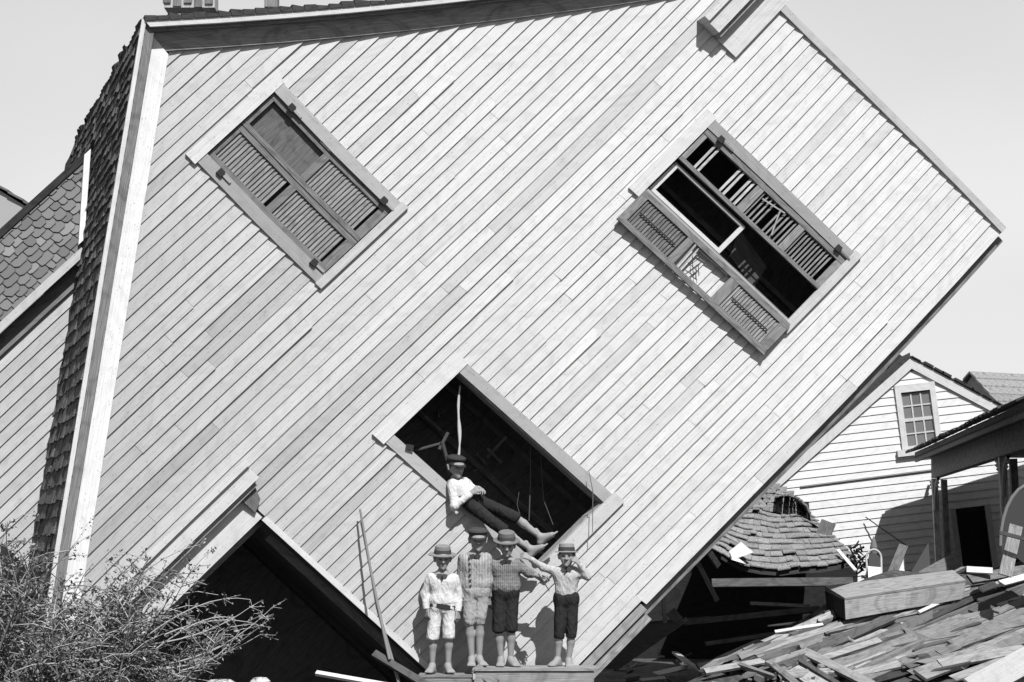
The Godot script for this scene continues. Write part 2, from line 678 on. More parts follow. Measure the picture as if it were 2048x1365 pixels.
	for i in 26:
		var one := MB.new()
		var a := rake_r(0.0, i * 0.06)
		var b := rake_r(0.0, i * 0.06 + 0.058)
		var hh := rng.randf_range(0.035, 0.065)
		var up := Vector2(0.563, -0.826) * hh
		prism(one, [v3(a, 0.23), v3(b, 0.23), v3(b + up * rng.randf_range(0.5, 1.0), 0.23), v3(a + up, 0.23)], [v3(a, -0.4), v3(b, -0.4), v3(b + up, -0.4), v3(a + up, -0.4)], 0.07, 1, true)
		put(house, "edge_shingle", one, M.shingle)

	# chimney stack lying over behind the ridge
	var cn := Node3D.new()
	cn.name = "chimney"
	house.add_child(cn)
	var cx := spot(378, -12, 23.4)
	mb = MB.new()
	box(mb, Vector3(-0.27, -0.14, -0.3), Vector3(0.27, 0.5, -0.02), 0.5, Transform3D(Basis(), cx))
	put(cn, "mortar", mb, M.bare)
	for col in 5:
		for r in 4:
			var one := MB.new()
			var x0 := -0.28 + col * 0.112
			var y0 := -0.1 - (col % 2) * 0.03 + r * 0.13 + rng.randf_range(-0.008, 0.008)
			box(one, Vector3(x0, y0, -0.06), Vector3(x0 + 0.082, y0 + 0.112, 0.0), rng.randf_range(0.16, 0.24), Transform3D(Basis(), cx))
			put(cn, "brick", one, M.bare)
	mb = MB.new()
	box(mb, Vector3(-0.07, -0.06, -0.2), Vector3(0.07, 0.3, 0.0), 0.25, Transform3D(Basis(), spot(541, 2, 23.4)))
	put(house, "roof_vent", mb, M.bare)

	# eave returns: a boxed cornice over a porch beam, on the left out over the porch, on the right off the picture
	for side in 2:
		var u0 := -2.9 if side == 0 else 6.88
		var u1 := 0.26 if side == 0 else 8.3
		fpart(house, "cornice_cap", M.paint, u0, u1 + (0.03 if side == 0 else 0.0), -3.72, -3.655, 0.0, 0.24, 0.46)
		fpart(house, "cornice_board", M.paint, u0, u1, -3.652, -3.5, 0.0, 0.2, 0.46)
		fpart(house, "cornice_moulding", M.bare, u0, u1 - 0.06 if side == 0 else u1, -3.498, -3.45, 0.03, 0.15, 0.3)
		fpart(house, "porch_beam", M.paint, u0, 0.02 if side == 0 else u1, -3.448, -3.19, -0.12, 0.05, 0.47)
	mb = MB.new()  # dark wedge: the cornice end with its cast shadow put into the tone
	prism(mb, [Vector3(0.0, -3.5, 0.003), Vector3(0.2, -3.5, 0.003), Vector3(0.2, -3.5, 0.12), Vector3(0.0, -3.5, 0.12)], [Vector3(0.0, -3.27, 0.003), Vector3(0.13, -3.33, 0.003), Vector3(0.13, -3.33, 0.09), Vector3(0.0, -3.27, 0.09)], 0.16, 2, true)
	put(house, "cornice_end_shade", mb, M.bare)
	mb = MB.new()
	fb(mb, -2.9, 0.0, -3.2, -3.12, -8.0, -0.13, 0.2)
	put(house, "porch_ceiling", mb, M.bare)
	# wall closing the porch at the back
	mb = MB.new()
	fb(mb, -3.2, 0.0, -3.3, 1.0, -2.75, -2.62, 0.2)
	put(house, "porch_wall", mb, M.bare)
	# trim hanging below the left corner of the wall
	fpart(house, "skirt_board", M.bare, -0.1, -0.02, -3.0, 0.1, -0.2, -0.12, 0.12, true)

	make_wing(house)
	make_window_shuttered(house)
	make_window_open_shutter(house)
	make_window_boy(house)


func make_wing(house: Node3D) -> void:
	var wall := MB.new()
	fb(wall, -1.7, 1.0, -6.15, 1.0, -2.9, -2.66, 0.1)
	put(house, "wing_wall", wall, M.bare)
	var v1 := -6.0
	while v1 > -8.0 and v1 < -2.9:
		var one := MB.new()
		var ur := 2.62 - (v1 + 7.29) / 0.726
		prism(one, [Vector3(-1.71, v1, -2.655), Vector3(-1.71, v1 + 0.112, -2.655), Vector3(-1.71, v1 + 0.112, -2.63), Vector3(-1.71, v1, -2.648)], [Vector3(ur, v1, -2.655), Vector3(ur, v1 + 0.112, -2.655), Vector3(ur, v1 + 0.112, -2.63), Vector3(ur, v1, -2.648)], rng.randf_range(0.33, 0.4), 4, true)
		put(house, "wing_clapboard", one, M.paint)
		v1 += 0.112
	# the roof slope of the wing with its shingles
	var slab := MB.new()
	prism(slab, [Vector3(-1.9, -6.93, -3.22), Vector3(-1.9, -6.2, -2.5), Vector3(-1.9, -6.17, -2.53), Vector3(-1.9, -6.9, -3.27)], [Vector3(1.95, -6.93, -3.22), Vector3(1.06, -6.2, -2.5), Vector3(1.06, -6.17, -2.53), Vector3(1.95, -6.9, -3.27)], 0.12, 4, true)
	put(house, "wing_roof", slab, M.shingle)
	for row in 9:
		var f0 := (row - 0.35) / 9.0
		var f1 := (row + 1.0) / 9.0
		var u := -0.95 + rng.randf() * 0.1
		var uend := lerpf(1.9, 1.08, f1)
		while u < uend:
			var wide := rng.randf_range(0.09, 0.2)
			var one := MB.new()
			var e := minf(u + wide - 0.012, uend)
			var tone := rng.randf_range(0.16, 0.22) * (1.3 if rng.randf() < 0.22 else 1.0)
			var drop := rng.randf_range(-0.02, 0.035)
			var cl := rng.randf_range(0.0, 0.05)
			# a pointed tail: the two lower corners are clipped
			var ring: Array = []
			for p in [[u, f0], [u, f1 - cl], [lerpf(u, e, 0.22), f1 + drop], [lerpf(u, e, 0.78), f1 + drop], [e, f1 - cl * rng.randf_range(0.3, 1.2)], [e, f0]]:
				ring.append([p[0], p[1]])
			var a: Array = []
			var b: Array = []
			for p in ring:
				var fv: float = clampf(p[1], -0.02, 1.05)
				var lift: float = 0.012 + 0.022 * (p[1] - f0) / (f1 - f0)
				var base := Vector3(p[0], lerpf(-6.93, -6.2, fv), lerpf(-3.22, -2.5, fv))
				a.append(base)
				b.append(base + Vector3(0, -0.7, 0.71) * lift)
			prism(one, a, b, tone, 1, true)
			put(house, "wing_shingle", one, M.shingle)
			u += wide
	fpart(house, "wing_ridge_cap", M.bare, -1.9, 1.97, -6.97, -6.9, -3.31, -3.12, 0.04)
	fpart(house, "wing_ridge_shadow_board", M.bare, -1.9, 1.95, -6.925, -6.87, -3.17, -3.145, 0.05)  # dark strip painted as the shade line along the ridge
	fpart(house, "wing_gutter", M.paint, -1.9, 1.05, -6.25, -6.17, -2.52, -2.44, 0.42)
	fpart(house, "wing_frieze", M.bare, -1.9, 0.9, -6.168, -6.0, -2.655, -2.6, 0.2)
	var fl := MB.new()
	prism(fl, [Vector3(1.98, -6.95, -3.19), Vector3(1.88, -6.95, -3.19), Vector3(1.88, -6.95, -3.11), Vector3(1.98, -6.95, -3.11)], [Vector3(1.14, -6.29, -2.53), Vector3(1.05, -6.29, -2.53), Vector3(1.05, -6.29, -2.45), Vector3(1.14, -6.29, -2.45)], 0.5, 3, true)
	put(house, "valley_board", fl, M.paint)


func louvres(parent: Node, u0: float, u1: float, v0: float, v1: float, w: float, tone: float, missing: Array = [], pitch := 0.04, broad := 1.0) -> void:
	var v := v0 + pitch * 0.5
	var i := 0
	while v < v1 - pitch * 0.4:
		if not i in missing:
			var one := MB.new()
			var j := rng.randf_range(-0.002, 0.002)
			prism(one, [Vector3(u0, v - 0.021 * broad, w - 0.012), Vector3(u0, v + 0.013 * broad + j, w + 0.006), Vector3(u0, v + 0.018 * broad + j, w + 0.002), Vector3(u0, v - 0.016 * broad, w - 0.016)], [Vector3(u1, v - 0.021 * broad, w - 0.012), Vector3(u1, v + 0.013 * broad - j, w + 0.006), Vector3(u1, v + 0.018 * broad - j, w + 0.002), Vector3(u1, v - 0.016 * broad, w - 0.016)], tone * rng.randf_range(0.9, 1.1), 1, true)
			put(parent, "slat", one, M.bare)
		v += pitch
		i += 1


func part_node(parent: Node, called: String) -> Node3D:
	var n := Node3D.new()
	n.name = called
	parent.add_child(n, true)
	return n


func make_window_shuttered(house: Node3D) -> void:
	var win := part_node(house, "upper_window")
	fpart(win, "head_casing", M.paint, 2.04, 3.28, -6.17, -6.045, 0.0, 0.05, 0.5)
	fpart(win, "casing", M.paint, 2.075, 2.205, -6.045, -4.47, 0.0, 0.04, 0.26, true)
	fpart(win, "casing", M.paint, 3.135, 3.26, -6.045, -4.47, 0.0, 0.045, 0.32, true)
	fpart(win, "sill", M.paint, 2.06, 3.28, -4.47, -4.39, 0.0, 0.05, 0.4)
	fpart(win, "backing", M.bare, 2.2, 3.14, -6.04, -4.47, -0.1, -0.07, 0.06)
	for leaf in 2:
		var u0: float = 2.21 if leaf == 0 else 2.675
		var u1: float = 2.665 if leaf == 0 else 3.13
		var sh := part_node(house, "shutter")
		var st := 0.055
		for s in [[u0, u0 + st], [u1 - st, u1]]:
			fpart(sh, "stile", M.bare, s[0], s[1], -6.035, -4.48, -0.03, 0.012, 0.185, true)
		for r in [[-6.035, -5.985], [-5.31, -5.235], [-4.57, -4.48]]:
			fpart(sh, "rail", M.bare, u0 + st, u1 - st, r[0], r[1], -0.028, 0.01, 0.19)
		louvres(sh, u0 + st, u1 - st, -5.235, -4.57, -0.008, 0.24)
		if leaf == 0:
			louvres(sh, u0 + st, u1 - st, -5.985, -5.31, -0.008, 0.24)
		else:
			fpart(sh, "panel", M.bare, u0 + st, u1 - st, -5.985, -5.31, -0.05, -0.04, 0.13)
	# iron hinges
	for h in [[2.17, -5.83], [2.2, -4.62], [3.15, -5.83], [3.15, -4.6]]:
		var mb := MB.new()
		fb(mb, h[0] - 0.035, h[0] + 0.035, h[1] - 0.03, h[1] + 0.03, 0.04, 0.07, 0.03)
		fb(mb, h[0] - 0.012, h[0] + 0.012, h[1] + 0.03, h[1] + 0.13, 0.045, 0.058, 0.25, true)
		put(win, "hinge", mb, M.tone)


func make_window_open_shutter(house: Node3D) -> void:
	var win := part_node(house, "broken_window")
	fpart(win, "head_casing", M.paint, 5.03, 6.25, -3.03, -2.9, 0.0, 0.05, 0.5)
	fpart(win, "casing", M.paint, 5.06, 5.17, -2.9, -0.92, 0.0, 0.03, 0.3, true)
	fpart(win, "casing", M.paint, 6.1, 6.22, -2.9, -0.9, 0.0, 0.045, 0.25, true)
	fpart(win, "sill", M.paint, 5.04, 6.25, -0.92, -0.83, 0.0, 0.05, 0.42)
	fpart(win, "head_jamb", M.bare, 5.17, 6.1, -2.915, -2.88, -0.16, 0.0, 0.04)
	fpart(win, "jamb", M.bare, 5.14, 5.19, -2.88, -0.92, -0.16, 0.0, 0.1, true)
	fpart(win, "jamb", M.bare, 6.085, 6.13, -2.88, -0.92, -0.16, 0.0, 0.12, true)
	# upper sash slid down, its frame painted white
	for s in [[5.195, 5.235, -2.875, -1.9, true], [5.575, 5.61, -2.875, -1.9, true], [5.235, 5.575, -2.875, -2.82, false], [5.235, 5.575, -1.945, -1.9, false]]:
		fpart(win, "sash_bar", M.paint, s[0], s[1], s[2], s[3], -0.05, -0.015, 0.5 if s[0] < 5.4 else 0.25, s[4])
	# something pale and broken inside the dark room
	var mb := MB.new()
	prism(mb, [Vector3(5.42, -1.72, -0.5), Vector3(5.72, -1.86, -0.5), Vector3(5.72, -1.86, -0.47), Vector3(5.42, -1.72, -0.47)], [Vector3(5.36, -1.3, -0.55), Vector3(5.64, -1.36, -0.55), Vector3(5.64, -1.36, -0.52), Vector3(5.36, -1.3, -0.52)], 0.1, 1, true)
	put(win, "fallen_board", mb, M.bare)
	# right-hand leaf closed over half the opening, half of its slats gone
	var sh := part_node(house, "shutter")
	for s in [[5.64, 5.685], [6.03, 6.09]]:
		fpart(sh, "stile", M.bare, s[0], s[1], -2.885, -0.9, 0.0, 0.035, 0.2, true)
	for r in [[-2.885, -2.83], [-2.12, -2.03], [-1.53, -1.45], [-0.995, -0.9]]:
		fpart(sh, "rail", M.bare, 5.685, 6.03, r[0], r[1], 0.002, 0.03, 0.26)
	louvres(sh, 5.685, 6.03, -2.83, -2.12, 0.012, 0.4, [0, 1, 4, 5, 6, 7, 8, 11], 0.05, 0.7)
	louvres(sh, 5.685, 6.03, -2.03, -1.53, 0.012, 0.2, [4], 0.05, 0.5)
	louvres(sh, 5.685, 6.03, -1.45, -0.995, 0.012, 0.2, [], 0.042, 0.5)
	for q in [[5.95, -1.99, 6.0, -1.72], [5.72, -1.66, 6.0, -1.78]]:
		mb = MB.new()
		beam(mb, G(Vector3(q[0], q[1], 0.03)), G(Vector3(q[2], q[3], 0.04)), 0.015, 0.006, NX, 0.35)
		put(sh, "broken_slat", mb, M.bare)
	for h in [[6.1, -2.72], [6.12, -1.07]]:
		mb = MB.new()
		fb(mb, h[0] - 0.035, h[0] + 0.035, h[1] - 0.03, h[1] + 0.03, 0.05, 0.075, 0.03)
		fb(mb, h[0] - 0.01, h[0] + 0.012, h[1] + 0.03, h[1] + 0.17, 0.051, 0.058, 0.12, true)
		put(win, "hinge", mb, M.tone)
	# left-hand leaf swung open against the wall, its middle panel knocked out
	var op := part_node(house, "shutter")
	op.set_meta("label", "open shutter with a missing panel")
	var lean := func(u: float, w: float) -> float: return w - 0.035 + (5.13 - u) * 0.06
	for s in [[4.68, 4.74], [5.07, 5.13]]:
		mb = MB.new()
		var wa: float = lean.call(s[0], 0.075)
		var wb: float = lean.call(s[1], 0.075)
		prism(mb, [Vector3(s[0], -2.9, wa), Vector3(s[1], -2.9, wb), Vector3(s[1], -2.9, wb + 0.035), Vector3(s[0], -2.9, wa + 0.035)], [Vector3(s[0] - 0.01, -0.86, wa), Vector3(s[1], -0.88, wb), Vector3(s[1], -0.88, wb + 0.035), Vector3(s[0] - 0.01, -0.86, wa + 0.035)], 0.2, 3, true)
		put(op, "stile", mb, M.bare)
	for r in [[-2.9, -2.82], [-2.26, -2.18], [-1.66, -1.55], [-0.97, -0.87]]:
		mb = MB.new()
		var wa: float = lean.call(4.74, 0.077)
		var wb: float = lean.call(5.07, 0.077)
		prism(mb, [Vector3(4.74, r[0], wa), Vector3(4.74, r[1], wa), Vector3(4.74, r[1], wa + 0.03), Vector3(4.74, r[0], wa + 0.03)], [Vector3(5.07, r[0], wb), Vector3(5.07, r[1], wb), Vector3(5.07, r[1], wb + 0.03), Vector3(5.07, r[0], wb + 0.03)], 0.22, 1, true)
		put(op, "rail", mb, M.bare)
	for p in [[-2.82, -2.26, 0.15], [-1.55, -0.97, 0.24]]:
		var v: float = p[0] + 0.02
		while v < p[1]:
			mb = MB.new()
			var wa: float = lean.call(4.74, 0.085)
			var wb: float = lean.call(5.07, 0.085)
			prism(mb, [Vector3(4.74, v - 0.02, wa - 0.008), Vector3(4.74, v + 0.014, wa + 0.012), Vector3(4.74, v + 0.017, wa + 0.008), Vector3(4.74, v - 0.017, wa - 0.012)], [Vector3(5.07, v - 0.02, wb - 0.008), Vector3(5.07, v + 0.014, wb + 0.012), Vector3(5.07, v + 0.017, wb + 0.008), Vector3(5.07, v - 0.017, wb - 0.012)], p[2] * rng.randf_range(0.85, 1.15), 1, true)
			put(op, "slat", mb, M.bare)
			v += 0.036
		# the rod that tilts the slats
		mb = MB.new()
		beam(mb, G(Vector3(4.9, p[0] + 0.04, 0.09)), G(Vector3(4.9, p[1] - 0.04, 0.09)), 0.014, 0.01, NX, 0.06)
		put(op, "tilt_rod", mb, M.bare)
	# the leftovers of the middle panel: two pale slats and a tangle of wire
	for q in [[4.74, -2.13, 5.06, -2.15, 0.02, 0.4], [4.75, -2.09, 5.05, -2.1, 0.015, 0.4], [5.04, -2.1, 5.05, -1.7, 0.02, 0.06], [4.76, -2.06, 5.03, -2.02, 0.007, 0.05], [4.95, -2.1, 4.8, -1.95, 0.006, 0.05], [4.86, -2.08, 4.86, -1.92, 0.006, 0.05], [4.93, -1.98, 4.8, -2.0, 0.006, 0.05], [4.9, -2.0, 4.78, -1.9, 0.006, 0.05], [4.83, -1.9, 4.92, -1.99, 0.006, 0.05]]:
		mb = MB.new()
		beam(mb, G(Vector3(q[0], q[1], 0.07)), G(Vector3(q[2], q[3], 0.07)), q[4], 0.006, NX, q[5])
		put(op, "broken_slat", mb, M.bare)


func make_window_boy(house: Node3D) -> void:
	var win := part_node(house, "lower_window")
	fpart(win, "head_casing", M.paint, 1.34, 2.52, -3.03, -2.885, 0.0, 0.05, 0.5)
	fpart(win, "casing", M.paint, 1.365, 1.48, -2.885, -0.94, 0.0, 0.04, 0.33, true)
	fpart(win, "casing", M.paint, 2.39, 2.51, -2.885, -0.92, 0.0, 0.04, 0.3, true)
	fpart(win, "sill", M.paint, 1.4, 2.54, -0.94, -0.8, 0.0, 0.05, 0.42)
	fpart(win, "jamb", M.bare, 2.375, 2.41, -2.88, -0.94, -0.16, 0.0, 0.3, true)
	fpart(win, "jamb", M.bare, 1.45, 1.49, -2.88, -0.94, -0.16, 0.0, 0.25, true)
	fpart(win, "head_jamb", M.bare, 1.485, 2.385, -2.9, -2.87, -0.16, 0.0, 0.05)
	fpart(win, "sill_board", M.bare, 1.485, 2.385, -0.955, -0.92, -0.16, 0.002, 0.3)
	var mb := MB.new()
	beam(mb, G(Vector3(1.47, -2.72, 0.05)), G(Vector3(1.51, -2.66, 0.06)), 0.05, 0.03, NX, 0.03)
	put(win, "hinge", mb, M.tone)


# ------------------------------------------------------------------- people

class Field:
	# a distance field on a grid, filled bone by bone and meshed as surface nets
	var lo: Vector3
	var n: Vector3i
	var h: float
	var f := PackedFloat32Array()

	func _init(a: Vector3, b: Vector3, cell: float) -> void:
		lo = a
		h = cell
		n = Vector3i(int((b.x - a.x) / cell) + 2, int((b.y - a.y) / cell) + 2, int((b.z - a.z) / cell) + 2)
		f.resize(n.x * n.y * n.z)
		f.fill(1.0)

	func bone(a: Vector3, b: Vector3, ra: float, rb: float, k := 0.03, flat := 0, cut := false) -> void:
		# flat: 1 ends square at b, 2 at both ends; cut takes the bone away instead
		var pad := maxf(ra, rb) + k + h * 2.0
		var c0 := Vector3(minf(a.x, b.x) - pad, minf(a.y, b.y) - pad, minf(a.z, b.z) - pad) - lo
		var c1 := Vector3(maxf(a.x, b.x) + pad, maxf(a.y, b.y) + pad, maxf(a.z, b.z) + pad) - lo
		var x0 := clampi(int(c0.x / h), 0, n.x - 1)
		var y0 := clampi(int(c0.y / h), 0, n.y - 1)
		var z0 := clampi(int(c0.z / h), 0, n.z - 1)
		var x1 := clampi(int(c1.x / h) + 1, 0, n.x - 1)
		var y1 := clampi(int(c1.y / h) + 1, 0, n.y - 1)
		var z1 := clampi(int(c1.z / h) + 1, 0, n.z - 1)
		var ab := b - a
		var l2 := maxf(ab.length_squared(), 1e-9)
		var ln := sqrt(l2)
		for z in range(z0, z1 + 1):
			for y in range(y0, y1 + 1):
				var i := (z * n.y + y) * n.x + x0
				var p := lo + Vector3(x0, y, z) * h - a
				for x in range(x0, x1 + 1):
					var t := p.dot(ab) / l2
					var tc := clampf(t, 0.0, 1.0)
					var d := (p - ab * tc).length() - lerpf(ra, rb, tc)
					if flat >= 1:
						d = maxf(d, (t - 1.0) * ln)
						if flat == 2:
							d = maxf(d, -t * ln)
					var o := f[i]
					if cut:
						var e := maxf(k - absf(o + d), 0.0) / maxf(k, 1e-6)
						f[i] = maxf(o, -d) + e * e * k * 0.25
					else:
						var e := maxf(k - absf(o - d), 0.0) / maxf(k, 1e-6)
						f[i] = minf(o, d) - e * e * k * 0.25
					i += 1
					p.x += h

	func rough(g: FastNoiseLite, amp: float) -> void:
		var i := 0
		for z in n.z:
			for y in n.y:
				for x in n.x:
					if absf(f[i]) < 0.04:
						var p := lo + Vector3(x, y, z) * h
						f[i] += g.get_noise_3d(p.x, p.y * 0.5, p.z) * amp
					i += 1

	func below(y: float) -> void:
		# nothing above height y
		var i := 0
		for z in n.z:
			for yy in n.y:
				for x in n.x:
					f[i] = maxf(f[i], lo.y + yy * h - y)
					i += 1

	func mesh_into(mb: MB, xf: Transform3D, tone: float) -> void:
		var idx := {}
		var vs := PackedVector3Array()
		var sx := 1
		var sy := n.x
		var sz := n.x * n.y
		var offs := [0, sx, sy, sx + sy, sz, sx + sz, sy + sz, sx + sy + sz]
		var edges := [[0, 1], [2, 3], [4, 5], [6, 7], [0, 2], [1, 3], [4, 6], [5, 7], [0, 4], [1, 5], [2, 6], [3, 7]]
		for z in n.z - 1:
			for y in n.y - 1:
				var i := (z * n.y + y) * n.x - 1
				for x in n.x - 1:
					i += 1
					if f[i] > 2.0 * h or f[i] < -2.0 * h:
						continue
					var neg := 0
					for o in offs:
						if f[i + o] < 0.0:
							neg += 1
					if neg == 0 or neg == 8:
						continue
					var s := Vector3.ZERO
					var m := 0
					for e in edges:
						var a := f[i + offs[e[0]]]
						var b := f[i + offs[e[1]]]
						if (a < 0.0) != (b < 0.0):
							var t := a / (a - b)
							var pa := Vector3(e[0] & 1, (e[0] >> 1) & 1, e[0] >> 2)
							var pb := Vector3(e[1] & 1, (e[1] >> 1) & 1, e[1] >> 2)
							s += pa.lerp(pb, t)
							m += 1
					idx[i] = vs.size()
					vs.append(lo + (Vector3(x, y, z) + s / m) * h)
		var ns := PackedVector3Array()
		ns.resize(vs.size())
		var quads: Array = []
		for i in idx:
			for ax in 3:
				var st: int = [sx, sy, sz][ax]
				if i + st >= f.size():
					continue
				var a := f[i]
				var b := f[i + st]
				if (a < 0.0) == (b < 0.0):
					continue
				var u: int = [sy, sz, sx][ax]
				var w: int = [sz, sx, sy][ax]
				if not (idx.has(i - u) and idx.has(i - w) and idx.has(i - u - w)):
					continue
				var q := [idx[i], idx[i - u], idx[i - u - w], idx[i - w]]
				if a > 0.0:
					q = [q[0], q[3], q[2], q[1]]
				quads.append(q)
				var nn := (vs[q[2]] - vs[q[0]]).cross(vs[q[3]] - vs[q[1]])
				for k in q:
					ns[k] += nn
		var col := Color(tone, tone, tone)
		var bas := xf.basis
		for q in quads:
			var p: Array = []
			var m: Array = []
			var uvs: Array = []
			for k in q:
				p.append(xf * vs[k])
				m.append((bas * ns[k]).normalized())
				uvs.append(Vector2(vs[k].x, vs[k].y))
			mb.tri(p[0], p[2], p[1], m[0], m[2], m[1], col, uvs[0], uvs[2], uvs[1])
			mb.tri(p[0], p[3], p[2], m[0], m[3], m[2], col, uvs[0], uvs[3], uvs[2])


func folds(freq: float, sd: int) -> FastNoiseLite:
	var f := noise(freq, 3, sd)
	f.fractal_type = FastNoiseLite.FRACTAL_RIDGED
	return f


func cloth(called: String, tone: float, pattern: int) -> StandardMaterial3D:
	# pattern 0 plain weave, 1 fine upright stripes, 2 small checks
	var im := Image.create(128, 128, false, Image.FORMAT_RGB8)
	var g := noise(0.05, 2, 31)
	for y in 128:
		for x in 128:
			var c := 0.93 + 0.07 * g.get_noise_2d(x, y)
			if pattern == 1:
				c *= 0.86 if (x / 4) % 3 == 0 else 1.0
			elif pattern == 2:
				c *= (0.84 if (x / 4) % 2 == 0 else 1.0) * (0.9 if (y / 5) % 3 == 0 else 1.0)
			im.set_pixel(x, y, Color(c, c, c))
	var m := StandardMaterial3D.new()
	m.resource_name = called
	m.albedo_texture = ImageTexture.create_from_image(im)
	m.albedo_color = grey(tone).linear_to_srgb()
	m.uv1_scale = Vector3(3.3, 3.3, 1)
	var nm := Image.create(256, 256, false, Image.FORMAT_RGBA8)
	var rg := folds(0.012, int(tone * 1000.0) + 7)
	for y in 256:
		for x in 256:
			var c := 0.5 + 0.4 * rg.get_noise_2d(x * 1.3, y * 0.7 + x * 0.3)
			nm.set_pixel(x, y, Color(c, c, c))
	nm.bump_map_to_normal_map(14.0)
	m.normal_enabled = true
	m.normal_texture = ImageTexture.create_from_image(nm)
	m.normal_scale = 0.75
	m.roughness = 0.95
	m.metallic_specular = 0.1
	return m


func hand(mb: MB, wrist: Vector3, dir: Vector3, back: Vector3, size: float, curl: float, thumb_side: float, tone: float, xf: Transform3D) -> void:
	# palm, four unequal fingers with two bends and a thumb from the side of the palm
	dir = dir.normalized()
	var side := dir.cross(back).normalized()
	back = side.cross(dir).normalized()
	var fd := Field.new(wrist - Vector3.ONE * size * 1.25, wrist + Vector3.ONE * size * 1.25, 0.0048)
	var palm := wrist + dir * size * 0.48
	for s in [-0.3, 0.0, 0.3]:
		fd.bone(wrist - dir * 0.02 + side * s * size * 0.5, palm + side * s * size * 0.75, size * 0.13, size * 0.12, 0.012)
	var lens := [0.36, 0.46, 0.42, 0.3]
	for i in 4:
		var sp := (i - 1.5) * 0.2 * size * thumb_side
		var k0 := palm + side * sp
		var d1 := (dir + side * (i - 1.5) * 0.08 * thumb_side - back * curl).normalized()
		var k1: Vector3 = k0 + d1 * size * lens[i] * 0.55
		var d2 := (dir - back * curl * 2.6).normalized()
		var k2: Vector3 = k1 + d2 * size * lens[i] * 0.5
		fd.bone(k0, k1, size * 0.075, size * 0.066, 0.004)
		fd.bone(k1, k2, size * 0.066, size * 0.055, 0.004)
	var t0 := wrist + dir * size * 0.15 - side * thumb_side * size * 0.26
	var t1 := t0 + (dir * 0.8 - side * thumb_side * 0.75 - back * curl * 0.5).normalized() * size * 0.27
	fd.bone(t0, t1, size * 0.09, size * 0.075, 0.01)
	fd.bone(t1, t1 + (dir - side * thumb_side * 0.1 - back * curl).normalized() * size * 0.22, size * 0.075, size * 0.06, 0.006)
	fd.mesh_into(mb, xf, tone)


func foot(mb: MB, ankle: Vector3, toe: Vector3, s: float, tone: float, xf: Transform3D, sole := Vector3.DOWN) -> void:
	var d := (toe - ankle)
	d = (d - sole * d.dot(sole)).normalized()
	var side := d.cross(-sole).normalized()
	var heel := ankle + sole * 0.045 * s - d * 0.03 * s
	var lo := ankle - Vector3.ONE * 0.26 * s
	var fd := Field.new(lo, ankle + Vector3.ONE * 0.26 * s, 0.007)
	fd.bone(ankle - sole * 0.08 * s, ankle, 0.027 * s, 0.028 * s, 0.02)
	fd.bone(ankle, heel, 0.026 * s, 0.026 * s, 0.02)
	var ball := ankle + d * 0.115 * s + sole * 0.05 * s
	for k in [-0.5, 0.5]:
		fd.bone(heel, ball + side * k * 0.042 * s, 0.025 * s, 0.019 * s, 0.03)
		fd.bone(ankle, ball + side * k * 0.03 * s, 0.025 * s, 0.018 * s, 0.03)
	for k in 5:
		var o := (k - 2) * 0.0165 * s
		var l := (0.058 - absf(k - 1.0) * 0.009) * s
		fd.bone(ball + side * o + d * 0.005, ball + side * o + d * l + sole * 0.004, 0.0105 * s, 0.0095 * s, 0.005)
	fd.mesh_into(mb, xf, tone)


func head_shape(mb: MB, c: Vector3, turn: Basis, s: float, tone: float, xf: Transform3D) -> void:
	# c is the middle of the skull; the face looks along turn's z
	var fd := Field.new(Vector3(-0.13, -0.17, -0.15) * s, Vector3(0.13, 0.15, 0.17) * s, 0.0055)
	fd.bone(Vector3(0, 0.02, -0.03) * s, Vector3(0, 0.02, 0.015) * s, 0.083 * s, 0.08 * s, 0.03)
	fd.bone(Vector3(0, -0.03, 0.02) * s, Vector3(0, -0.075, 0.05) * s, 0.062 * s, 0.035 * s, 0.03)
	for k in [-1.0, 1.0]:
		fd.bone(Vector3(0.03 * k, -0.03, 0.045) * s, Vector3(0.02 * k, -0.065, 0.045) * s, 0.034 * s, 0.028 * s, 0.02)
		fd.bone(Vector3(0.012 * k, 0.018, 0.085) * s, Vector3(0.05 * k, 0.018, 0.068) * s, 0.013 * s, 0.012 * s, 0.012)
		fd.bone(Vector3(0.032 * k, -0.002, 0.094) * s, Vector3(0.034 * k, -0.002, 0.092) * s, 0.014 * s, 0.014 * s, 0.012, 0, true)
		fd.bone(Vector3(0.088 * k, 0.015, -0.01) * s, Vector3(0.084 * k, -0.028, 0.0) * s, 0.015 * s, 0.01 * s, 0.008)
	fd.bone(Vector3(0, 0.008, 0.09) * s, Vector3(0, -0.03, 0.108) * s, 0.009 * s, 0.013 * s, 0.01)
	fd.bone(Vector3(-0.012, -0.035, 0.094) * s, Vector3(0.012, -0.035, 0.094) * s, 0.01 * s, 0.01 * s, 0.008)
	fd.bone(Vector3(-0.018, -0.058, 0.083) * s, Vector3(0.018, -0.058, 0.083) * s, 0.0075 * s, 0.0075 * s, 0.006)
	fd.bone(Vector3(-0.016, -0.07, 0.081) * s, Vector3(0.016, -0.07, 0.081) * s, 0.0075 * s, 0.0075 * s, 0.006)
	fd.bone(Vector3(-0.02, -0.064, 0.093) * s, Vector3(0.02, -0.064, 0.093) * s, 0.0035 * s, 0.0035 * s, 0.003, 0, true)
	fd.bone(Vector3(0, -0.1, 0.066) * s, Vector3(0, -0.1, 0.07) * s, 0.018 * s, 0.018 * s, 0.02)
	fd.mesh_into(mb, xf * Transform3D(turn, c), tone)


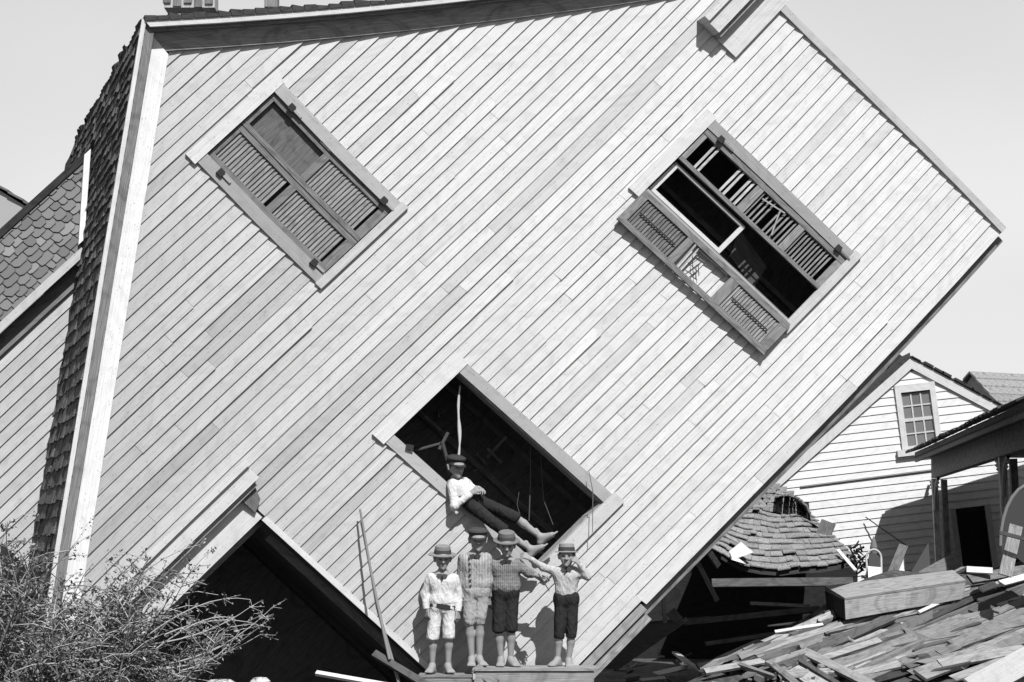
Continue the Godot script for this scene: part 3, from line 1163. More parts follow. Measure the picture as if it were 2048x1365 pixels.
func straw_hat(parent: Node, c: Vector3, turn: Basis, s: float, tone: float, band: float, xf: Transform3D, brim := 0.135) -> void:
	var mb := MB.new()
	var t := xf * Transform3D(turn, c)
	lathe(mb, [[0.0, 0.088 * s], [0.066 * s, 0.086 * s], [0.08 * s, 0.078 * s], [0.088 * s, 0.0], [0.09 * s, 0.0], [brim * s, -0.006 * s], [brim * s, -0.014 * s], [0.086 * s, -0.01 * s]], tone, t, 24)
	var hat := put(parent, "straw_hat", mb, M.straw)
	mb = MB.new()
	lathe(mb, [[0.0885 * s, 0.002 * s], [0.0925 * s, 0.004 * s], [0.088 * s, 0.042 * s], [0.0855 * s, 0.043 * s]], band, t, 24)
	put(hat, "hat_band", mb, M.tone)


func cloth_cap(parent: Node, c: Vector3, turn: Basis, s: float, tone: float, xf: Transform3D) -> void:
	var mb := MB.new()
	var t := xf * Transform3D(turn, c)
	lathe(mb, [[0.0, 0.078 * s], [0.06 * s, 0.075 * s], [0.098 * s, 0.058 * s], [0.104 * s, 0.042 * s], [0.092 * s, 0.024 * s], [0.088 * s, -0.008 * s]], tone, t, 20)
	var cap_mesh := put(parent, "cap", mb, M.tone)
	mb = MB.new()
	var col := grey(tone * 0.6)
	var rim: Array = []
	for i in 13:
		var a := PI * i / 12.0
		var inner := Vector3(cos(a) * 0.088, -0.004, sin(a) * 0.088) * s
		var outer := Vector3(cos(a) * 0.092, -0.006, sin(a) * 0.092 + sin(a) * 0.055) * s + Vector3(0, -0.018 * sin(a) * s, 0)
		rim.append([t * inner, t * outer])
	for i in 12:
		mb.quad([rim[i][0], rim[i][1], rim[i + 1][1], rim[i + 1][0]], [Vector2.ZERO, Vector2.ZERO, Vector2.ZERO, Vector2.ZERO], col, t.basis * Vector3.UP)
		var dn := t.basis * Vector3(0, -0.006 * s, 0)
		mb.quad([rim[i][0] + dn, rim[i][1] + dn, rim[i + 1][1] + dn, rim[i + 1][0] + dn], [Vector2.ZERO, Vector2.ZERO, Vector2.ZERO, Vector2.ZERO], col, t.basis * Vector3.DOWN)
		mb.quad([rim[i][1], rim[i + 1][1], rim[i + 1][1] + dn, rim[i][1] + dn], [Vector2.ZERO, Vector2.ZERO, Vector2.ZERO, Vector2.ZERO], col, rim[i][1] - t.origin)
	put(cap_mesh, "visor", mb, M.tone)


func make_boy(d: Dictionary) -> Node3D:
	# d holds the joints in metres from the feet (x right, y up, z towards the viewer) and the clothes
	var root := thing("person", d.label, "person", "boys at the tipped house")
	root.position = d.at
	var xf := Transform3D()
	var s: float = d.size
	var skin := MB.new()
	var lo := Vector3(9, 9, 9)
	var hi := -lo
	for k in ["head", "sl", "sr", "el", "er", "wl", "wr", "hl", "hr", "kl", "kr", "al", "ar"]:
		lo = lo.min(d[k])
		hi = hi.max(d[k])
	lo -= Vector3.ONE * 0.15
	hi += Vector3.ONE * 0.15
	var fd := Field.new(lo, hi, 0.0115)
	var chest: Vector3 = (d.sl + d.sr) * 0.5
	var hips: Vector3 = (d.hl + d.hr) * 0.5
	var upw := (chest - hips).normalized()
	var neck := chest + upw * 0.035 * s
	fd.bone(neck, d.head + (neck - d.head) * 0.35, 0.04 * s, 0.037 * s, 0.03)
	fd.bone(chest, hips, 0.068 * s, 0.055 * s, 0.04)
	for q in [["sl", "el", "wl"], ["sr", "er", "wr"]]:
		fd.bone(chest, d[q[0]], 0.06 * s, 0.042 * s, 0.04)
		fd.bone(d[q[0]], d[q[1]], 0.038 * s, 0.03 * s, 0.02)
		fd.bone(d[q[1]], d[q[2]], 0.031 * s, 0.02 * s, 0.02)
	for q in [["hl", "kl", "al"], ["hr", "kr", "ar"]]:
		fd.bone(hips, d[q[0]], 0.055 * s, 0.05 * s, 0.03)
		fd.bone(d[q[0]], d[q[1]], 0.05 * s, 0.041 * s, 0.015)
		var calf: Vector3 = d[q[1]].lerp(d[q[2]], 0.32) + Vector3(0, 0, -0.012)
		fd.bone(d[q[1]], calf, 0.04 * s, 0.043 * s, 0.02)
		fd.bone(calf, d[q[2]], 0.042 * s, 0.026 * s, 0.02)
	fd.mesh_into(skin, xf, d.skin)
	head_shape(skin, d.head, d.face, s * 0.98, d.skin, xf)
	hand(skin, d.wl, d.handl, d.backl, 0.105 * s, d.get("curl", 0.3), -1.0, d.skin, xf)
	hand(skin, d.wr, d.handr, d.backr, 0.105 * s, d.get("curl", 0.3), 1.0, d.skin, xf)
	var sole: Vector3 = d.get("sole", Vector3.DOWN)
	foot(skin, d.al, d.tl, s, d.skin, xf, sole)
	foot(skin, d.ar, d.tr, s, d.skin, xf, sole)
	put(root, "body", skin, M.skin)
	# hair
	var hf := Field.new(Vector3(-0.13, -0.13, -0.15) * s, Vector3(0.13, 0.15, 0.13) * s, 0.0075)
	hf.bone(Vector3(0, 0.03, -0.035) * s, Vector3(0, 0.03, 0.0) * s, 0.086 * s, 0.085 * s, 0.01)
	hf.bone(Vector3(0, -0.06, 0.1) * s, Vector3(0, -0.01, 0.12) * s, 0.08 * s, 0.07 * s, 0.01, 0, true)
	hf.bone(Vector3(0, -0.02, -0.05) * s, Vector3(0, -0.05, -0.05) * s, 0.07 * s, 0.06 * s, 0.02)
	hf.rough(noise(30.0, 2, 5), 0.01)
	var hm := MB.new()
	hf.mesh_into(hm, xf * Transform3D(d.face, d.head), 0.04)
	put(root, "hair", hm, M.tone)
	for k in [-1.0, 1.0]:
		var em := MB.new()
		lathe(em, [[0.0, 0.009 * s], [0.007 * s, 0.006 * s], [0.009 * s, 0.0], [0.007 * s, -0.006 * s], [0.0, -0.009 * s]], 0.05, Transform3D(d.face, d.head + d.face * Vector3(0.033 * k, -0.001, 0.078) * s), 8)
		put(root, "eye", em, M.tone)
	# shirt
	var cell := 0.0105
	fd = Field.new(lo, hi, cell)
	var wide: float = d.get("wide", 1.0)
	var across: Vector3 = (d.sr - d.sl).normalized()
	var waist := hips + upw * 0.06 * s
	fd.bone(d.sl.lerp(chest, 0.25) - upw * 0.045 * s, d.sr.lerp(chest, 0.25) - upw * 0.045 * s, 0.062 * s * wide, 0.062 * s * wide, 0.04)
	fd.bone(chest - across * 0.05 * s - upw * 0.06 * s, waist - across * 0.045 * s, 0.088 * s * wide, 0.078 * s * wide, 0.05)
	fd.bone(chest + across * 0.05 * s - upw * 0.06 * s, waist + across * 0.045 * s, 0.088 * s * wide, 0.078 * s * wide, 0.05)
	if d.has("blouse"):
		# fullness gathered over the waistband
		fd.bone(waist - across * 0.065 * s + upw * 0.02, waist + across * 0.065 * s + upw * 0.02, 0.086 * s * wide, 0.086 * s * wide, 0.03)
	fd.bone(neck, chest, 0.055 * s, 0.075 * s, 0.03)
	var sleeve: float = d.get("sleeve", 1.0)
	for q in [["sl", "el", "wl", "cuffl"], ["sr", "er", "wr", "cuffr"]]:
		var end: float = d.get(q[3], 0.92)
		fd.bone(d[q[0]] - upw * 0.01, d[q[1]], 0.053 * s * sleeve, 0.045 * s * sleeve, 0.03)
		if end > 0.1:
			fd.bone(d[q[1]], d[q[1]].lerp(d[q[2]], end), 0.045 * s * sleeve, 0.034 * s * sleeve, 0.03, 1)
	fd.rough(folds(5.5, d.get("fold", 3)), 0.008)
	var mb := MB.new()
	fd.mesh_into(mb, xf, 1.0)
	put(root, "shirt", mb, d.shirt)
	# trousers
	fd = Field.new(lo, hi, cell)
	fd.bone(waist - across * 0.055 * s, waist + across * 0.055 * s, 0.078 * s, 0.078 * s, 0.03)
	fd.bone(hips - across * 0.055 * s, hips + across * 0.055 * s, 0.085 * s, 0.085 * s, 0.05)
	for q in [["hl", "kl", "al"], ["hr", "kr", "ar"]]:
		var hem: Vector3 = d[q[1]].lerp(d[q[2]], d.get("hem", 0.12))
		fd.bone(d[q[0]], d[q[1]], 0.074 * s, 0.058 * s, 0.012, 0)
		fd.bone(d[q[0]].lerp(d[q[1]], 0.5), hem, 0.064 * s, d.get("hem_width", 0.06) * s, 0.012, 1)
	fd.rough(folds(4.5, d.get("fold", 3) + 3), 0.007)
	mb = MB.new()
	fd.mesh_into(mb, xf, 1.0)
	put(root, "trousers", mb, d.pants)
	# belt
	if d.has("belt"):
		mb = MB.new()
		var t := Transform3D(Basis(across, upw, across.cross(upw)).rotated(Vector3(0, 0, 1), d.get("belt_tilt", 0.0)), waist - upw * 0.035)
		lathe(mb, [[0.14 * s, -0.024], [0.152 * s, -0.02], [0.152 * s, 0.02], [0.14 * s, 0.024]], d.belt, t, 24, 0.64)
		put(root, "belt", mb, M.tone)
	# neckerchief or collar
	if d.has("tie"):
		mb = MB.new()
		var t := Transform3D(Basis(across, upw, across.cross(upw)), neck)
		lathe(mb, [[0.05 * s, 0.02 * s], [0.058 * s, 0.016 * s], [0.075 * s, -0.012 * s], [0.07 * s, -0.02 * s], [0.05 * s, -0.01 * s]], d.tie, t, 18)
		for k in [-1.0, 1.0]:
			var fwd := t.basis.z
			var kn: Vector3 = neck + fwd * 0.082 * s - upw * 0.012
			beam(mb, kn, kn + across * k * 0.05 * s - upw * 0.02 * s, 0.035 * s, 0.012, fwd, d.tie, 1.5)
			beam(mb, kn, kn + across * k * 0.018 * s - upw * 0.075 * s, 0.022 * s, 0.008, fwd, d.tie, 1.6)
		put(root, "neckerchief", mb, M.tone)
	if d.has("buttons"):
		for i in 6:
			mb = MB.new()
			var c: Vector3 = neck.lerp(waist, 0.12 + i * 0.17) + across * d.buttons
			lathe(mb, [[0.0, 0.012], [0.011, 0.006], [0.012, -0.02]], 0.06, Transform3D(Basis(Vector3.RIGHT, PI / 2), c + Vector3(0, 0, 0.098 * s)), 8)
			put(root, "button", mb, M.tone)
	if d.hat == "straw":
		straw_hat(root, d.head + d.face * Vector3(0, 0.055, -0.008) * s, d.face * Basis(Vector3.RIGHT, d.get("tip", 0.05)), s, d.hat_tone, d.band, xf, d.get("brim", 0.135))
	else:
		cloth_cap(root, d.head + d.face * Vector3(0, 0.045, -0.005) * s, d.face * Basis(Vector3.RIGHT, 0.12), s, d.hat_tone, xf)
	return root


func joints(x0: float, y0: float, k: float, list: Dictionary) -> Dictionary:
	# turns measured joints (right, down and towards the viewer) into metres
	var out := {}
	for key in list:
		var p: Array = list[key]
		out[key] = Vector3((p[0] - x0) / k, (y0 - p[1]) / k, p[2])
	return out


func make_boys() -> void:
	var sk := StandardMaterial3D.new()
	sk.resource_name = "skin"
	sk.vertex_color_use_as_albedo = true
	sk.roughness = 0.6
	sk.metallic_specular = 0.3
	M["skin"] = sk
	wood("straw", streak_image(64, 0.1, 0.5, 0.8, 30, 44), Vector3(3, 3, 1), 0.85)
	var white := cloth("white cotton", 0.5, 0)
	var striped := cloth("striped cotton", 0.31, 1)
	var checked := cloth("checked cotton", 0.2, 2)
	var wool := cloth("dark wool", 0.025, 0)
	var linen := cloth("pale linen", 0.29, 0)
	var plain_white := cloth("off-white cotton", 0.37, 0)
	var k := 204.5
	# first boy: white shirt, white knee breeches, straw hat
	var d := joints(883, 1341, k, {"head": [886, 1118, 0.02], "sl": [863, 1153, 0.0], "sr": [908, 1155, 0.0], "el": [851, 1188, -0.03], "er": [918, 1192, -0.03], "wl": [856, 1222, 0.03], "wr": [916, 1226, 0.03], "hl": [873, 1216, 0.0], "hr": [900, 1216, 0.0], "kl": [867, 1272, 0.02], "kr": [899, 1270, 0.02], "al": [866, 1330, 0.0], "ar": [897, 1330, 0.0], "tl": [860, 1338, 0.12], "tr": [904, 1338, 0.12]})
	d.merge({"at": Vector3((883 - 1024) / k, 0.52, -21.98), "size": 0.93, "skin": 0.2, "label": "boy in white shirt and white knee breeches, leftmost of the four on the box", "face": Basis(Vector3.UP, 0.12) * Basis(Vector3.RIGHT, 0.08), "handl": Vector3(0.05, -1, 0.1), "backl": Vector3(-0.8, 0, 0.6), "handr": Vector3(-0.02, -1, 0.1), "backr": Vector3(0.8, 0, 0.6), "shirt": white, "pants": white, "blouse": true, "sleeve": 1.12, "wide": 1.02, "belt": 0.03, "belt_tilt": -0.12, "tie": 0.06, "hat": "straw", "hat_tone": 0.21, "band": 0.05, "hem": 0.1, "hem_width": 0.07, "fold": 11, "brim": 0.15, "tip": 0.1})
	make_boy(d)
	# second boy: cap, striped blouse, pale breeches
	d = joints(952, 1329, k, {"head": [956, 1082, 0.02], "sl": [928, 1117, 0.0], "sr": [973, 1117, 0.0], "el": [923, 1163, -0.03], "er": [980, 1160, -0.05], "wl": [929, 1203, 0.02], "wr": [978, 1200, -0.04], "hl": [941, 1186, 0.0], "hr": [966, 1186, 0.0], "kl": [939, 1244, 0.02], "kr": [960, 1243, 0.02], "al": [944, 1318, 0.0], "ar": [959, 1317, 0.0], "tl": [944, 1326, 0.12], "tr": [968, 1326, 0.12]})
	d.merge({"at": Vector3((952 - 1024) / k, 0.585, -22.02), "size": 0.98, "skin": 0.2, "label": "boy in dark cap, striped blouse and pale knee breeches, second from left on the box", "face": Basis(Vector3.UP, 0.1) * Basis(Vector3.RIGHT, 0.05), "handl": Vector3(0.05, -1, 0.15), "backl": Vector3(-0.8, 0, 0.6), "handr": Vector3(0, -1, 0), "backr": Vector3(0.8, 0, 0.6), "shirt": striped, "pants": linen, "buttons": -0.055, "blouse": true, "sleeve": 1.15, "wide": 1.05, "tie": 0.04, "hat": "cap", "hat_tone": 0.045, "hem": -0.06, "hem_width": 0.064, "fold": 21, "curl": 0.5})
	make_boy(d)
	# third boy: straw hat, checked blouse, dark breeches, holding a forked stick
	d = joints(1012, 1328, k, {"head": [1013, 1091, 0.04], "sl": [988, 1128, 0.0], "sr": [1036, 1126, 0.0], "el": [981, 1168, -0.08], "er": [1056, 1146, 0.03], "wl": [984, 1205, -0.1], "wr": [1082, 1154, 0.1], "hl": [1000, 1188, 0.0], "hr": [1024, 1188, 0.0], "kl": [997, 1258, 0.02], "kr": [1023, 1256, 0.02], "al": [1002, 1318, 0.0], "ar": [1021, 1318, 0.0], "tl": [1001, 1326, 0.12], "tr": [1034, 1327, 0.12]})
	d.merge({"at": Vector3((1012 - 1024) / k, 0.585, -22.05), "size": 0.97, "skin": 0.19, "label": "boy in banded straw hat, checked blouse and dark breeches, third from left", "face": Basis(Vector3.UP, 0.05) * Basis(Vector3.RIGHT, 0.2), "handl": Vector3(0.05, -1, 0), "backl": Vector3(-0.8, 0, 0.6), "handr": Vector3(1, -0.1, 0.2), "backr": Vector3(0, 1, 0.4), "shirt": checked, "pants": wool, "blouse": true, "sleeve": 1.05, "wide": 1.07, "tie": 0.03, "hat": "straw", "hat_tone": 0.16, "band": 0.06, "cuffr": 0.55, "hem": 0.1, "hem_width": 0.068, "fold": 31, "curl": 0.7, "tip": 0.12})
	make_boy(d)
	# fourth boy: arm round the third, hand at his hat
	d = joints(1124, 1334, k, {"head": [1133, 1116, 0.03], "sl": [1114, 1145, 0.0], "sr": [1151, 1145, 0.0], "el": [1086, 1138, 0.02], "er": [1175, 1157, 0.04], "wl": [1057, 1119, 0.09], "wr": [1155, 1128, 0.09], "hl": [1121, 1206, 0.0], "hr": [1144, 1206, 0.0], "kl": [1118, 1270, 0.02], "kr": [1143, 1268, 0.02], "al": [1115, 1322, 0.0], "ar": [1137, 1324, 0.0], "tl": [1100, 1331, 0.11], "tr": [1138, 1332, 0.13]})
	d.merge({"at": Vector3((1124 - 1024) / k, 0.57, -22.1), "size": 0.9, "skin": 0.2, "label": "boy in white shirt and dark breeches, rightmost on the box, hand raised to his hat", "face": Basis(Vector3.UP, -0.05) * Basis(Vector3.RIGHT, 0.02), "handl": Vector3(-0.9, 0.4, 0.1), "backl": Vector3(0.1, 0.6, 0.8), "handr": Vector3(-0.6, 0.8, -0.1), "backr": Vector3(0.6, 0.4, 0.7), "shirt": plain_white, "pants": wool, "sleeve": 0.95, "wide": 1.0, "tie": 0.05, "hat": "straw", "hat_tone": 0.26, "band": 0.04, "hem": 0.2, "hem_width": 0.06, "fold": 41, "brim": 0.128, "tip": -0.02})
	make_boy(d)
	# fifth boy: leaning back in the window opening with his feet on the sill
	k = 198.0
	d = joints(965, 1015, k, {"head": [934, 945, 0.1], "sl": [925, 978, 0.14], "sr": [950, 973, -0.02], "el": [932, 1022, 0.2], "er": [968, 990, 0.02], "wl": [968, 995, 0.2], "wr": [982, 988, 0.14], "hl": [966, 1022, 0.13], "hr": [976, 1010, 0.0], "kl": [1026, 1068, 0.16], "kr": [1052, 1044, 0.04], "al": [1080, 1106, 0.12], "ar": [1100, 1082, 0.02], "tl": [1108, 1106, 0.14], "tr": [1126, 1076, 0.05]})
	var at := G(Vector3(1.5, -1.86, 0.0))
	d.merge({"at": at, "size": 0.97, "skin": 0.21, "label": "boy in cap and white shirt reclining in the tipped lower window", "face": Basis(Vector3.UP, 0.55) * Basis(Vector3.RIGHT, 0.1), "handl": Vector3(0.7, 0.5, 0.1), "backl": Vector3(-0.3, 0.3, 0.9), "handr": Vector3(0.2, -0.2, 0.6), "backr": Vector3(0.3, 0.9, 0.2), "shirt": white, "pants": wool, "sleeve": 1.0, "wide": 0.92, "hat": "cap", "hat_tone": 0.035, "hem": 0.08, "hem_width": 0.064, "fold": 51, "curl": 0.7, "sole": Vector3(0.55, -0.8, 0).normalized()})
	make_boy(d)
	# the forked stick in the third boy's hand
	var mb := MB.new()
	var p := Vector3((1086 - 1024) / 204.5, 0.585 + (1328 - 1155) / 204.5, -21.92)
	for q in [[[-0.05, 0.04], [0.06, -0.13]], [[0.06, -0.02], [0.005, -0.075]], [[-0.01, 0.02], [0.06, -0.02]]]:
		tube(mb, [p + Vector3(q[0][0], q[0][1], 0.01), p + Vector3(q[1][0], q[1][1], 0.0)], [0.006, 0.005], 0.06)
	var st := put(self, numbered("forked_stick"), mb, M.tone)
	tag(st, "small dark forked stick held between the third and fourth boys", "stick")


func make_stand() -> void:
	# the plank box the boys stand on, and the lower crate at its left end
	var t := thing("plank_box", "large wooden plank box in front of the house, three boys standing on it", "box")
	var x0 := (952.0 - 1024.0) / 205.0
	var x1 := (1185.0 - 1024.0) / 205.0
	var mb := MB.new()
	box(mb, Vector3(x0, 0.0, -22.25), Vector3(x1, 0.54, -21.78), 0.2)
	put(t, "side", mb, M.bare)
	for i in 3:
		mb = MB.new()
		var z0 := -22.29 + i * 0.185
		box(mb, Vector3(x0 - 0.015 + rng.randf_range(0, 0.02), 0.542, z0), Vector3(x1 + 0.015 + rng.randf_range(-0.02, 0.02), 0.568, z0 + 0.178), rng.randf_range(0.28, 0.33))
		put(t, "plank", mb, M.bare)
	for i in 4:
		mb = MB.new()
		box(mb, Vector3(x0, 0.41 - i * 0.135, -21.778), Vector3(x1, 0.536 - i * 0.135, -21.758), rng.randf_range(0.25, 0.3))
		put(t, "plank", mb, M.bare)
	t = thing("wooden_crate", "low rough crate at the left end of the plank box under the boy in white", "crate")
	var c0 := (842.0 - 1024.0) / 205.0
	mb = MB.new()
	box(mb, Vector3(c0, 0.0, -22.15), Vector3(x0 - 0.03, 0.475, -21.8), 0.14)
	put(t, "side", mb, M.bare)
	for i in 2:
		mb = MB.new()
		box(mb, Vector3(c0 - 0.01, 0.478, -22.17 + i * 0.2), Vector3(x0 - 0.03, 0.502, -21.975 + i * 0.2), 0.24)
		put(t, "plank", mb, M.bare)
	for i in 3:
		mb = MB.new()
		box(mb, Vector3(c0, 0.33 - i * 0.145, -21.797), Vector3(x0 - 0.04, 0.468 - i * 0.145, -21.78), rng.randf_range(0.19, 0.24))
		put(t, "plank", mb, M.bare)
	t = MeshInstance3D.new()
	mb = MB.new()
	beam(mb, Vector3(x0 + 0.0, 0.57, -21.83), Vector3(x0 + 0.2, 0.42, -21.74), 0.1, 0.03, Vector3(0, 0.5, 1), 0.2)
	t = put(self, numbered("broken_plank"), mb, M.bare)
	tag(t, "short broken plank propped against the left front corner of the plank box", "plank")


func make_hanging_things() -> void:
	# a strip of cloth, wires and a stick caught in the lower window
	var mb := MB.new()
	var top := G(Vector3(2.33, -2.76, -0.12))
	var pts: Array = []
	var rad: Array = []
	for i in 14:
		var f := i / 13.0
		pts.append(top + Vector3(-0.02 * f - 0.012 * sin(f * 7.0), -0.86 * f, 0.1 * f))
		rad.append(0.008 + 0.013 * sin(f * PI) * absf(sin(f * 9.0)))
	tube(mb, pts, rad, 0.34, 6)
	tag(put(self, numbered("cloth_strip"), mb, M.tone), "pale strip of cloth hanging above the reclining boy's head", "cloth")
	var wires := [[[1061, 892], [1061, 960], [1058, 1042], 0.007, "straight pale wire hanging down the middle of the lower window"], [[1081, 905], [1087, 1000], [1106, 1050], 0.005, "thin bent wire hanging right of the middle of the lower window"], [[1038, 985], [1034, 1010], [1040, 1030], 0.004, "short thin wire in the dark behind the reclining boy's knees"]]
	for w in wires:
		mb = MB.new()
		var q: Array = []
		for i in 3:
			q.append(spot(w[i][0], w[i][1], 22.95))
		tube(mb, q, [w[3], w[3], w[3]], 0.07, 5)
		tag(put(self, numbered("hanging_wire"), mb, M.tone), w[4], "wire", "wires hanging in the lower window")
	mb = MB.new()
	tube(mb, [G(Vector3(2.5, -1.28, 0.12)), spot(1186, 985, 22.62), spot(1185, 1066, 22.6)], [0.004, 0.005, 0.004], 0.1, 5)
	tag(put(self, numbered("hanging_wire"), mb, M.tone), "dark wire hanging outside the right end of the lower window", "wire")
	var ch := thing("broken_chair", "broken dark chair frame inside the left end of the lower window", "chair")
	for q in [[820, 905, 885, 887, 0.018], [878, 900, 896, 866, 0.02], [884, 885, 906, 965, 0.022]]:
		mb = MB.new()
		tube(mb, [spot(q[0], q[1], 22.62), spot(q[2], q[3], 22.66)], [q[4], q[4]], 0.05, 6)
		put(ch, "leg" if q[4] > 0.019 else "stretcher", mb, M.tone)
	# two thin poles leaning on the front of the house
	var poles := [[720, 1020, 754, 1215, 799, 1372, "longer thin pole leaning on the house front left of the boys"], [722, 1045, 753, 1200, 779, 1320, "shorter thin stick beside the leaning pole left of the boys"]]
	for q in poles:
		mb = MB.new()
		tube(mb, [spot(q[0], q[1], 21.98), spot(q[2], q[3], 21.82), spot(q[4], q[5], 21.65)], [0.011, 0.015, 0.017], 0.16, 6)
		tag(put(self, numbered("leaning_pole"), mb, M.tone), q[6], "pole", "poles leaning on the house")
	mb = MB.new()
	beam(mb, spot(748, 1308, 21.75), spot(858, 1375, 21.5), 0.07, 0.05, Vector3(0, 0.6, 1), 0.1)
	tag(put(self, numbered("dark_beam"), mb, M.bare), "dark charred beam slanting down to the crate below the house corner", "beam")
	mb = MB.new()
	beam(mb, spot(632, 1347, 21.6), spot(775, 1372, 21.4), 0.05, 0.03, Vector3(0, 0.8, 0.6), 0.5)
	tag(put(self, numbered("white_plank"), mb, M.paint), "narrow white plank lying at the bottom edge left of the crate", "plank")
	for q in [[440, 1362, 0.16, "larger pale stone slab at the bottom edge beside the shrub"], [520, 1358, 0.1, "small pale stone at the bottom edge right of the slab"]]:
		mb = MB.new()
		var c := spot(q[0], q[1] + 8, 20.9)
		lathe(mb, [[0.0, 0.05], [q[2] * 0.6, 0.045], [q[2], 0.01], [q[2] * 0.9, -0.06], [0.0, -0.6]], 0.4, Transform3D(Basis(Vector3.UP, 0.4), c), 9, 0.6)
		tag(put(self, numbered("stone"), mb, M.tone), q[3], "stone")


func make_shrub() -> void:
	var t := thing("shrub", "wild twiggy shrub with tiny leaves filling the lower left corner", "shrub")
	var leaves := MB.new()
	var twigs := MB.new()
	var n := 0
	for stem in 84:
		var base := Vector3(rng.randf_range(-5.1, -3.3), 0.0, rng.randf_range(-20.9, -19.9))
		var lean := Vector3(rng.randf_range(-0.5, 0.95), 1.0, rng.randf_range(-0.3, 0.3)).normalized()
		var tall := rng.randf_range(1.0, 2.05) * lerpf(1.0, 0.8, smoothstep(-4.4, -3.3, base.x))
		if lean.x > 0.45:
			tall *= 0.95
		var pts: Array = []
		var rad: Array = []
		var bend := Vector3(rng.randf_range(-0.25, 0.45), rng.randf_range(-0.35, 0.05), rng.randf_range(-0.2, 0.2))
		for i in 7:
			var f := i / 6.0
			pts.append(base + lean * tall * f + bend * f * f * tall * 0.6)
			rad.append(lerpf(0.014, 0.003, f))
		var mb := MB.new()
		tube(mb, pts, rad, rng.randf_range(0.05, 0.16), 5)
		put(t, "stem", mb, M.tone)
		for b in 21:
			var f := rng.randf_range(0.22, 1.0)
			var fi := f * 5.999
			var p: Vector3 = pts[int(fi)].lerp(pts[int(fi) + 1], fi - int(fi))
			var d := Vector3(rng.randf_range(-1, 1.1), rng.randf_range(-0.2, 0.8), rng.randf_range(-0.8, 0.8)).normalized()
			var l := rng.randf_range(0.15, 0.42)
			var e := p + d * l + Vector3(0, -0.05 * l, 0)
			var m := (p + e) * 0.5 + Vector3(0, 0.03, 0)
			tube(twigs, [p, m, e], [0.005, 0.0035, 0.002], rng.randf_range(0.06, 0.38), 4)
			for q in rng.randi_range(7, 15):
				var c: Vector3 = p.lerp(e, rng.randf_range(0.2, 1.0)) + Vector3(rng.randf_range(-1, 1), rng.randf_range(-1, 1), rng.randf_range(-1, 1)) * 0.035
				var a := Vector3(rng.randf_range(-1, 1), rng.randf_range(-1, 1), rng.randf_range(-1, 1)).normalized()
				var s := a.cross(Vector3(rng.randf_range(-1, 1), rng.randf_range(-1, 1), rng.randf_range(-1, 1))).normalized()
				var r := rng.randf_range(0.008, 0.019)
				var nn := a.cross(s)
				leaves.quad([c - a * r * 1.4, c + s * r * 0.7, c + a * r * 1.4, c - s * r * 0.7], [Vector2.ZERO, Vector2.ZERO, Vector2.ZERO, Vector2.ZERO], grey(rng.randf_range(0.02, 0.08) if rng.randf() < 0.7 else rng.randf_range(0.1, 0.26)), nn)
				n += 1
	for q in [[330, 1330, 450, 1310, 545, 1215], [300, 1290, 420, 1275, 500, 1215], [280, 1340, 400, 1345, 520, 1270], [330, 1270, 430, 1225, 515, 1250], [260, 1300, 400, 1180, 500, 1200], [350, 1345, 440, 1330, 480, 1260], [200, 1230, 300, 1110, 400, 1090], [310, 1300, 420, 1215, 470, 1240]]:
		var mb := MB.new()
		var z := rng.randf_range(20.2, 20.8)
		var pa := spot(q[0], q[1], z)
		var pb := spot(q[2], q[3], z - 0.1)
		var pc := spot(q[4], q[5], z - 0.05)
		var arc: Array = []
		var arad: Array = []
		for i in 9:
			var f := i / 8.0
			arc.append(pa.lerp(pb, f).lerp(pb.lerp(pc, f), f))
			arad.append(lerpf(0.009, 0.0025, f))
		tube(mb, arc, arad, 0.3, 5)
		put(t, "stem", mb, M.tone)
		for b in 12:
			var p: Vector3 = arc[rng.randi_range(2, 8)]
			var e := p + Vector3(rng.randf_range(0.0, 0.16), rng.randf_range(-0.07, 0.09), rng.randf_range(-0.08, 0.08))
			tube(twigs, [p, (p + e) * 0.5, e], [0.003, 0.002, 0.0015], 0.3, 4)
			for w in 4:
				var c: Vector3 = p.lerp(e, rng.randf()) + Vector3(rng.randf_range(-1, 1), rng.randf_range(-1, 1), 0) * 0.02
				var a := Vector3(rng.randf_range(-1, 1), rng.randf_range(-1, 1), rng.randf_range(-1, 1)).normalized()
				var s := a.cross(Vector3(0.3, 0.5, rng.randf_range(-1, 1))).normalized()
				var r := rng.randf_range(0.006, 0.013)
				leaves.quad([c - a * r * 1.4, c + s * r * 0.7, c + a * r * 1.4, c - s * r * 0.7], [Vector2.ZERO, Vector2.ZERO, Vector2.ZERO, Vector2.ZERO], grey(rng.randf_range(0.1, 0.3)), a.cross(s))
	put(t, "twigs", twigs, M.tone).set_meta("kind", "stuff")
	var lm := StandardMaterial3D.new()
	lm.vertex_color_use_as_albedo = true
	lm.roughness = 0.6
	lm.backlight_enabled = true
	lm.backlight = Color(0.12, 0.12, 0.12)
	put(t, "leaves", leaves, lm).set_meta("kind", "stuff")


# ------------------------------------------------- what stands on the right

